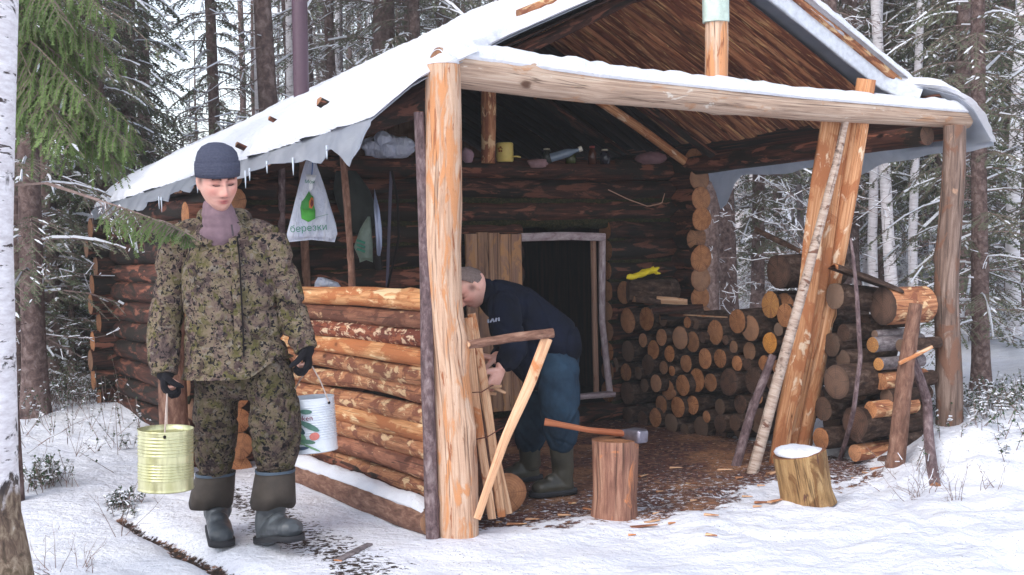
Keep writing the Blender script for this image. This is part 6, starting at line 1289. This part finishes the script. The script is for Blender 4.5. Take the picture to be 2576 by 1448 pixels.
def boot(name, ankle, heel, toe, top, topr, fl, parent, cuff=True, bm=None, k=1.):
    bm = bm or BT; mb = MB(); h = np.asarray(heel); t = np.asarray(toe); d = nrm((t-h)*A(1, 1, 0)); up = A(0, 0, 1); s_ = np.cross(d, up)
    limb(mb, [h+up*.035*k+d*.01, h+(t-h)*.45+up*.042*k, t-d*.04+up*.036*k], [(.040*k, .038*k), (.046*k, .042*k), (.047*k, .034*k)], 20, up=up)
    limb(mb, [h+up*.03+d*.025, h+up*.10+d*.035, ankle, top], [(.040*k, .045*k), (.046*k, .052*k), (.050*k, .054*k), (.058*k, .060*k)], 22, up=d)
    limb(mb, [h+up*.05+d*.04, h+(t-h)*.5+up*.07*k], [(.036*k, .036*k), (.036*k, .030*k)], 16, up=up)
    o = fuseobj(name, mb, .006, 2, bm, parent, lambda V: .003*fbm(V*20, 4)+.004*g2(V[:, 2]-(min(h[2], t[2])+.014), .014))
    mb = MB(); 
    out = [h-d*.034*k]; P2 = []
    for a in np.linspace(-math.pi/2, math.pi/2, 10): P2.append(t-d*.04*k+(d*math.cos(a)*1.05+s_*math.sin(a))*.050*k)
    for a in np.linspace(math.pi/2, 1.5*math.pi, 8): P2.append(h+(d*math.cos(a)+s_*math.sin(a))*.044*k)
    P2 = np.array(P2); zb_ = np.where(np.arange(len(P2)) < 10, t[2], h[2]); lo = P2.copy(); lo[:, 2] = zb_-.004; hi = P2.copy(); hi[:, 2] = zb_+.022; cc = (h+t)/2; ring = np.stack([np.tile([cc[0], cc[1], cc[2]-.004], (len(P2), 1)), lo, hi, np.tile([cc[0], cc[1], cc[2]+.022], (len(P2), 1))]); grid(mb, ring, closed_u=True); obj('sole', mb, fcol('boot_sole', (40, 40, 44)) if 'boot_sole' not in bpy.data.materials else bpy.data.materials['boot_sole'], o)
    if cuff:
        mb = MB(); a = np.linspace(0, 2*math.pi, 40, endpoint=False); rows = []; ax_v = top-fl[0]
        for f, r in ((0, topr*.80), (.02, topr*.98), (.3, topr*1.04), (.65, topr*1.10), (1., topr*fl[1]), (.98, topr*fl[1]*.93), (.5, topr*.9)):
            c = top-ax_v*f; rows.append(c+np.outer(np.cos(a)*r*(1+.05*vn(np.stack([a*2, a*0+f, a*0], -1), 3)), latv)+np.outer(np.sin(a)*r*1.05, frt)+np.outer(.014*f*vn(np.stack([a*1.6, a*0, a*0+topr*99], -1), 7), A(0, 0, 1)))
        R3 = np.array(rows); R3[0] -= A(0, 0, .005); grid(mb, R3, closed_u=True); cu = obj('boot_cuff', mb, CUFFM, o)
        mb = MB(); r_ = R3[1:3]; b_ = np.array([R3[1]*1., R3[1]*.72+R3[2]*.28]); cc = top; grid(mb, cc+(b_-cc)*A(1.03, 1.03, 1.0)+A(0, 0, .003), closed_u=True); obj('lining', mb, CUFFT, cu)
    return o
zg = lambda p: float(gz(p[0], p[1]))
h1_ = J(548, 1352, 5.98); h1_[2] = .03; t1_ = J(566, 1362, 5.76); t1_[2] = -.0+.005
boot('rubber_boot', J(548, 1290, 5.97), A(h1_[0], 5.96, .035), A(t1_[0]+.0, 5.72, .012), J(542, 1188, 5.95), .092, (J(530, 1268, 5.98), 1.12), man, k=1.22)
boot('rubber_boot', J(680, 1300, 5.78), A(J(668, 1350, 5.80)[0], 5.80, .012), A(J(746, 1380, 5.56)[0], 5.52, .080), J(692, 1180, 5.78), .090, (J(686, 1268, 5.78), 1.16), man, k=1.30)
BLK = fcol('black_knit', (20, 18, 24), rough=.95)
for W_, E_, sd, sq in ((WR, ER, 1, 0), (WL, EL, -1, 0)):
    mb = MB(); hand(mb, *GLV(W_, E_, sd), 1.3, 1.12, fat=1.22); limb(mb, [W_-nrm(W_-E_)*.04, W_+nrm(W_-E_)*.03], [.042, .042], 14)
    fuseobj('knit_glove', mb, .0042, 1, BLK, man)
# ---------------------------------------------------------------- the two cans
def can(xl, xr, yt, yb, Y, name, lab, tilt=0.):
    p = J((xl+xr)/2, yb, Y); r = (xr-xl)/2/FPX*Y; h = (yb-yt)/FPX*Y*.985; return root(name, p, lab, 'bucket'), p, r, h
def canbody(o, p, r, h, m, ribs, inner, tilt, seg=64):
    pr = [(.001, .004), (r*.985, .004), (r*1.01, 0), (r*1.02, .006), (r, .010)]; z = np.linspace(.012, h-.01, 120)
    for q in z:
        d = sum((math.sin((q-a)/(b-a)*math.pi*2*n_)*.0022 if a < q < b else 0) for a, b, n_ in ribs); pr.append((r+d, q))
    pr += [(r*1.015, h-.006), (r*1.015, h), (r*.985, h), (r*.97, h*.9), (r*.97, .02), (.001, .02)]
    mb = MB(); lathe(mb, pr, p, 0, seg, ax=tilt); return obj('can_body', mb, m, o)
WRM = fcol('pale_wire_handle', (200, 180, 170))
c1, p1, r1, hh1 = can(349, 486, 1074, 1230, 5.52, 'tin_can_bucket', 'pale yellow ribbed tin can with wire handle, carried in the right hand')
ym = NT('yellow_lacquered_tin', .28, .5); ym.b.inputs['Metallic'].default_value = .55; yn = ym.noise(ym.mapv(ym.co('Object'), (8, 8, 2)), 2., 4., .6); ym.col(ym.ramp(yn, [(.3, C(190, 186, 132)), (.55, C(222, 218, 172)), (.8, C(150, 142, 96))])); ym.bump(yn, .2, .004)
canbody(c1, p1, r1, hh1, ym.m, [(.05, .125, 6), (.155, .245, 6)], None, A(.03, .0, 1))
def handle_(o, p, r, h, top, mat, tl=A(0, 0, 1), sd=1.):
    a = p+tl*(h-.02)-latv*r*1.03*sd; b = p+tl*(h-.02)+latv*r*1.03*sd
    for s_, q in ((-1, a), (1, b)): mb = MB(); ellip(mb, q, (.008, .008, .008), n=6); obj('rivet', mb, MT['dark'], o)
    mb = MB(); sweep(mb, [a, a*.55+top*.45+A(0, 0, .02), top-latv*.02*0, b*.55+top*.45+A(0, 0, .02), b], .0035, 8, 0, 0, step=.01); obj('wire_handle', mb, mat, o)
def handle_fb(o, p, r, h, top, mat, tl, dirv):
    a = p+tl*(h-.02)-dirv*r*1.03; b = p+tl*(h-.02)+dirv*r*1.03
    for q in (a, b): mb = MB(); ellip(mb, q, (.007, .007, .007), n=6); obj('rivet', mb, MT['dark'], o)
    mb = MB(); sweep(mb, [a, a+(top-a)*.5+A(0, 0, .015), top, b+(top-b)*.5+A(0, 0, .015), b], .0032, 8, 0, 0, step=.01); obj('wire_handle', mb, mat, o)
handle_fb(c1, p1, r1, hh1, J(421, 985, 5.66), WRM, nrm(A(.03, 0, 1)), nrm(frt+latv*.05))
c2, p2, r2, hh2 = can(722, 850, 996, 1134, 5.93, 'tin_can_bucket', 'white tin can with pickle picture and lettering, carried in the left hand')
t2 = nrm(A(-.05, .02, 1)); wm = NT('white_printed_tin', .3, .5); wn2 = wm.noise(wm.co('Object'), 14., 3.); wm.col(wm.ramp(wn2, [(.3, C(206, 212, 222)), (.7, C(226, 230, 236))]))
canbody(c2, p2, r2, hh2, wm.m, [(.06, hh2-.03, 14)], None, t2); handle_fb(c2, p2, r2, hh2, J(784, 920, 5.80), WRM, t2, nrm(latv*.75+frt*.66))
def oncan(name, pts, mat, lift=.002):       # a print bent round the can: pts in (angle from camera side, height)
    R = np.array(Vector((0, 0, 1)).rotation_difference(Vector(t2)).to_matrix()); k = len(pts); P = np.array(pts, float); c = P.mean(0); rings = [P, c+(P-c)*.66, c+(P-c)*.33, np.tile(c, (k, 1))]
    V = np.array([[p2+R@A((r2+.0022+lift)*math.sin(a), -(r2+.0022+lift)*math.cos(a), z) for a, z in q] for q in rings]); mb = MB(); grid(mb, V, closed_u=True); return obj(name, mb, mat, c2)
def ell(a, z, ra, rz, rot=0., n_=16): return [(a+math.cos(q)*ra*math.cos(rot)-math.sin(q)*rz*math.sin(rot)/r2, z+math.cos(q)*ra*r2*math.sin(rot)+math.sin(q)*rz*math.cos(rot)) for q in np.linspace(0, 2*math.pi, n_, endpoint=False)]
G1, G2_, RD, OR = fcol('gherkin_green', (84, 120, 108)), fcol('leaf_green', (110, 146, 110)), fcol('crimson_print', (120, 24, 48)), fcol('radish_print', (206, 120, 110))
oncan('red_square_print', [(-.62, .212), (-.30, .212), (-.30, .180), (-.62, .180)], RD)
oncan('gherkin_print', ell(.02, .196, .24, .011, -.1), G1); oncan('gherkin_print', ell(.12, .128, .42, .013, -.55), G1, .003); oncan('gherkin_print', ell(-.32, .122, .34, .015, -.75), fcol('dark_gherkin', (52, 80, 84)), .0025)
oncan('leaf_print', ell(-.22, .072, .18, .028, .3), G2_); oncan('leaf_print', ell(-.0, .058, .3, .010, -.2), fcol('leaf_green2', (84, 120, 100)), .003); oncan('radish_print', ell(.28, .080, .19, .018, .1), OR, .004); oncan('leaf_print', ell(.12, .030, .40, .005, -.5), G2_); oncan('leaf_print', ell(-.25, .028, .3, .008, .1), fcol('navy_print', (60, 76, 100)))
def cantext(body, a0, z0, hgt, mat):
    me = textmesh(body, hgt/.72, .0004); R = np.array(Vector((0, 0, 1)).rotation_difference(Vector(t2)).to_matrix())
    def fn(V):
        a = a0+V[:, 0]/r2; rr = r2+.0065+V[:, 2]; return p2+np.stack([rr*np.sin(a), -rr*np.cos(a), z0+V[:, 1]], -1)@R.T
    return meshobj('lettering', me, mat, c2, fn)
cantext('gurken', -.12, .156, .024, fcol('maroon_print', (130, 50, 66)))
# ---------------------------------------------------------------- the man bending over behind the post
YO = 6.75; old = root('person', (J(1405, 1250, YO)[0], YO, 0.), 'grey-haired man in navy jacket and blue trousers bending over behind the corner post', 'person')
H2 = basis(math.radians(-68), math.radians(52), math.radians(6)); HC2 = J(1181, 722, 6.55)
latv, frt = A(.25, .97, 0), A(-.97, .25, 0)
J2 = lambda x, y, d=0.: PY(x, y, YO+d)
hipc = J2(1398, 880, .08); nk2 = J2(1240, 742, -.10)
b = MB(); head(b, HC2, H2, .95); limb(b, [HC2-H2[:, 2]*.08-H2[:, 1]*.02, nk2], [.055, .062], 18)
limb(b, [nk2, J2(1310, 785), hipc], [(.07, .055), (.11, .07), (.11, .07)], 20, up=A(-.5, 0, 1))
KF, AF, HF, TF = J2(1408, 1010, -.10), J2(1412, 1160, .02), J2(1436, 1240, .04), J2(1350, 1246, -.02)
KB, AB = J2(1340, 1030, .32), J2(1330, 1170, .38)
limb(b, [hipc+A(0, -.02, 0), KF+A(0, .04, 0), AF], [.055, .042, .030], 14); limb(b, [hipc+A(0, .10, 0), KB, AB], [.055, .042, .030], 14)
sh1, el1, wr1 = J2(1275, 790, -.30), J2(1292, 880, -.36), J2(1262, 925, -.40)
sh2, el2, wr2 = J2(1262, 775, .10), J2(1275, 880, .12), J2(1245, 900, -.02)
for s_, e_, w_ in ((sh1, el1, wr1), (sh2, el2, wr2)): limb(b, [s_*.6+J2(1310, 785)*.4, e_, w_], [.030, .030, .026], 14)
hand(b, J2(1262, 925, -.40), nrm(A(-.42, -.15, -.75)), nrm(A(-.6, .3, .4)), A(-.5, -.8, .3), 1.0, 1.3); hand(b, J2(1250, 905, -.20), nrm(A(-.8, -.3, .2)), nrm(A(-.1, -.2, -1)), A(-.2, -.9, .1), .9, 1.2)
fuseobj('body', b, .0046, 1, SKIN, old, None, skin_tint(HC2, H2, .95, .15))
NV = NT('navy_fleece', .92, .12); nn_ = NV.noise(NV.co('Object'), 6., 4.); NV.col(NV.ramp(nn_, [(.3, C(12, 13, 20)), (.7, C(22, 28, 46))])); NV.bump(NV.noise(NV.co('Object'), 22., 4.), .4, .01)
jb = MB(); limb(jb, [J2(1222, 735, -.14), J2(1250, 752, -.10), J2(1300, 778, -.02), J2(1358, 822, .03), J2(1400, 850, .07), J2(1412, 872, .09)], [(.08, .07), (.15, .10), (.175, .130), (.17, .130), (.16, .125), (.15, .11)], 30, up=nrm(A(.5, 0, .8)))
limb(jb, [J2(1268, 770, -.22), J2(1276, 830, -.30), J2(1294, 875, -.35), J2(1276, 908, -.39)], [.085, .080, .070, .058], 20)
limb(jb, [J2(1262, 765, .10), J2(1266, 830, .14), J2(1275, 880, .12), J2(1256, 905, .02)], [.085, .075, .065, .055], 20)
limb(jb, [J2(1290, 830, -.02), J2(1320, 900, .02), J2(1345, 960, .05)], [(.12, .10), (.13, .10), (.10, .05)], 22, up=nrm(A(.6, 0, .6)))
fuseobj('jacket', jb, .009, 2, NV.m, old, folds(5, .010, 5, 5))
BL = NT('blue_trouser_cloth', .9, .12); nn_ = BL.noise(BL.co('Object'), 7., 4.); BL.col(BL.ramp(nn_, [(.3, C(24, 36, 50)), (.7, C(46, 66, 84))])); BL.bump(BL.noise(BL.mapv(BL.co('Object'), (1, 1, .4)), 16., 4.), .5, .015)
tb = MB(); limb(tb, [J2(1392, 838, .08), J2(1400, 890, .08), J2(1400, 950, .06)], [(.13, .11), (.15, .122), (.12, .112)], 26, up=frt)
limb(tb, [J2(1404, 930, .0), J2(1408, 1010, -.05), J2(1410, 1070, -.02), J2(1412, 1108, .0)], [(.10, .115), (.10, .108), (.094, .100), (.080, .085)], 22, up=frt)
limb(tb, [J2(1380, 930, .2), J2(1346, 1030, .30), J2(1335, 1090, .36), J2(1330, 1115, .38)], [(.11, .115), (.10, .105), (.09, .095), (.075, .08)], 22, up=frt)
fuseobj('trousers', tb, .009, 2, BL.m, old, folds(9, .009, 3, 5))
OB = NT('olive_boot', .4, .45); on_ = OB.noise(OB.co('Object'), 8., 4.); OB.col(OB.ramp(on_, [(.3, C(46, 44, 40)), (.7, C(78, 74, 62))])); OB.bump(on_, .2, .006)
def gzp(p, up=0.): return A(p[0], p[1], zg(p)+up)
boot('rubber_boot', J2(1416, 1180, .03), gzp(J2(1430, 1240, .04), .01), gzp(J2(1338, 1246, -.06), .01), J2(1411, 1105, .01), .07, None, old, False, OB.m, 1.12)
boot('rubber_boot', J2(1336, 1180, .40), gzp(J2(1345, 1200, .42), .01), gzp(J2(1262, 1200, .34), .01), J2(1330, 1105, .38), .07, None, old, False, OB.m, 1.1)
# hair, jacket badge, what he holds
hm = MB(); ang = np.linspace(0, 2*math.pi, 60, endpoint=False); HV = []
for th_ in np.linspace(.0, 1.55, 22):
    HV.append([HC2+.95*H2@A(.0805*math.sin(th_)*math.sin(p), (.092 if math.cos(p) > 0 else .103)*math.sin(min(th_, 1.0 if math.cos(p) > .1 else 1.6))*math.cos(p), .1205*math.cos(min(th_, .7+.85*sm((.2-math.cos(p))/.5)))) for p in ang])
HV = np.array(HV); d = HV-HC2; HV = HC2+d*(1+.03*fbm(HV*60, 3)+.03*fbm(HV*160, 5))[..., None]; HV[-4:] += H2[:, 2]*(.012*vn(HV[-4:]*70, 8)[..., None]); grid(hm, HV, closed_u=True)
obj('hair', hm, fcol('grey_hair', (112, 96, 92), rough=.9, n=.3, sc=90), old)
bw = fcol('badge_white', (128, 132, 148)); mb = MB(); q0 = J2(1243, 806, -.42)
for x_, sl, w_ in ((-.030, .0, .0045), (-.014, .006, .004), (-.004, -.004, .004), (.010, .003, .005), (.024, .0, .004)):
    p_ = q0+nrm(A(.98, 0, .16))*x_; sweep(mb, [p_-A(sl, 0, .009), p_+A(sl, 0, .009)], [(w_, .001)]*2, 0, 0, 0, up=(0, -1, 0), sec=RECT, step=.02)
bo = obj('badge', mb, bw, old, label='small blurred white mark on the chest'); bo['kind'] = 'thing'; del bo['kind']
for i, (x0, y0, x1, y1, dd) in enumerate(((1212, 962, 1272, 990, -.42), (1216, 975, 1262, 972, -.44), (1205, 985, 1248, 992, -.40))):
    wedge('kindling', J2(x0, y0, dd), J2(x1, y1, dd-.02), .010, .008, MT['lath'], ('thickest kindling stick held in the bending hand', 'upper thin kindling stick held in the bending hand', 'lower kindling stick nearest the post in the bending hand')[i], 'kindling', sec=RECT, e='lath')
# ================================================================== HAZE
hz_ = bpy.data.materials.new('haze'); hz_.use_nodes = True; t_ = hz_.node_tree
t_.nodes.remove(t_.nodes['Principled BSDF']); pv = t_.nodes.new('ShaderNodeVolumePrincipled'); pv.inputs['Color'].default_value = (.92, .93, .97, 1); pv.inputs['Density'].default_value = .0028
t_.links.new(pv.outputs[0], t_.nodes['Material Output'].inputs['Volume'])
mb = MB(); c0 = np.array([(-75, -10, -2), (75, -10, -2), (75, 135, -2), (-75, 135, -2), (-75, -10, 21), (75, -10, 21), (75, 135, 21), (-75, 135, 21)], float)
mb.add(c0, [(0, 3, 2, 1), (4, 5, 6, 7), (0, 1, 5, 4), (1, 2, 6, 5), (2, 3, 7, 6), (3, 0, 4, 7)]); obj('haze', mb, hz_, smooth=False, kind='stuff', label='thin pale winter haze between the trees', cat='haze')
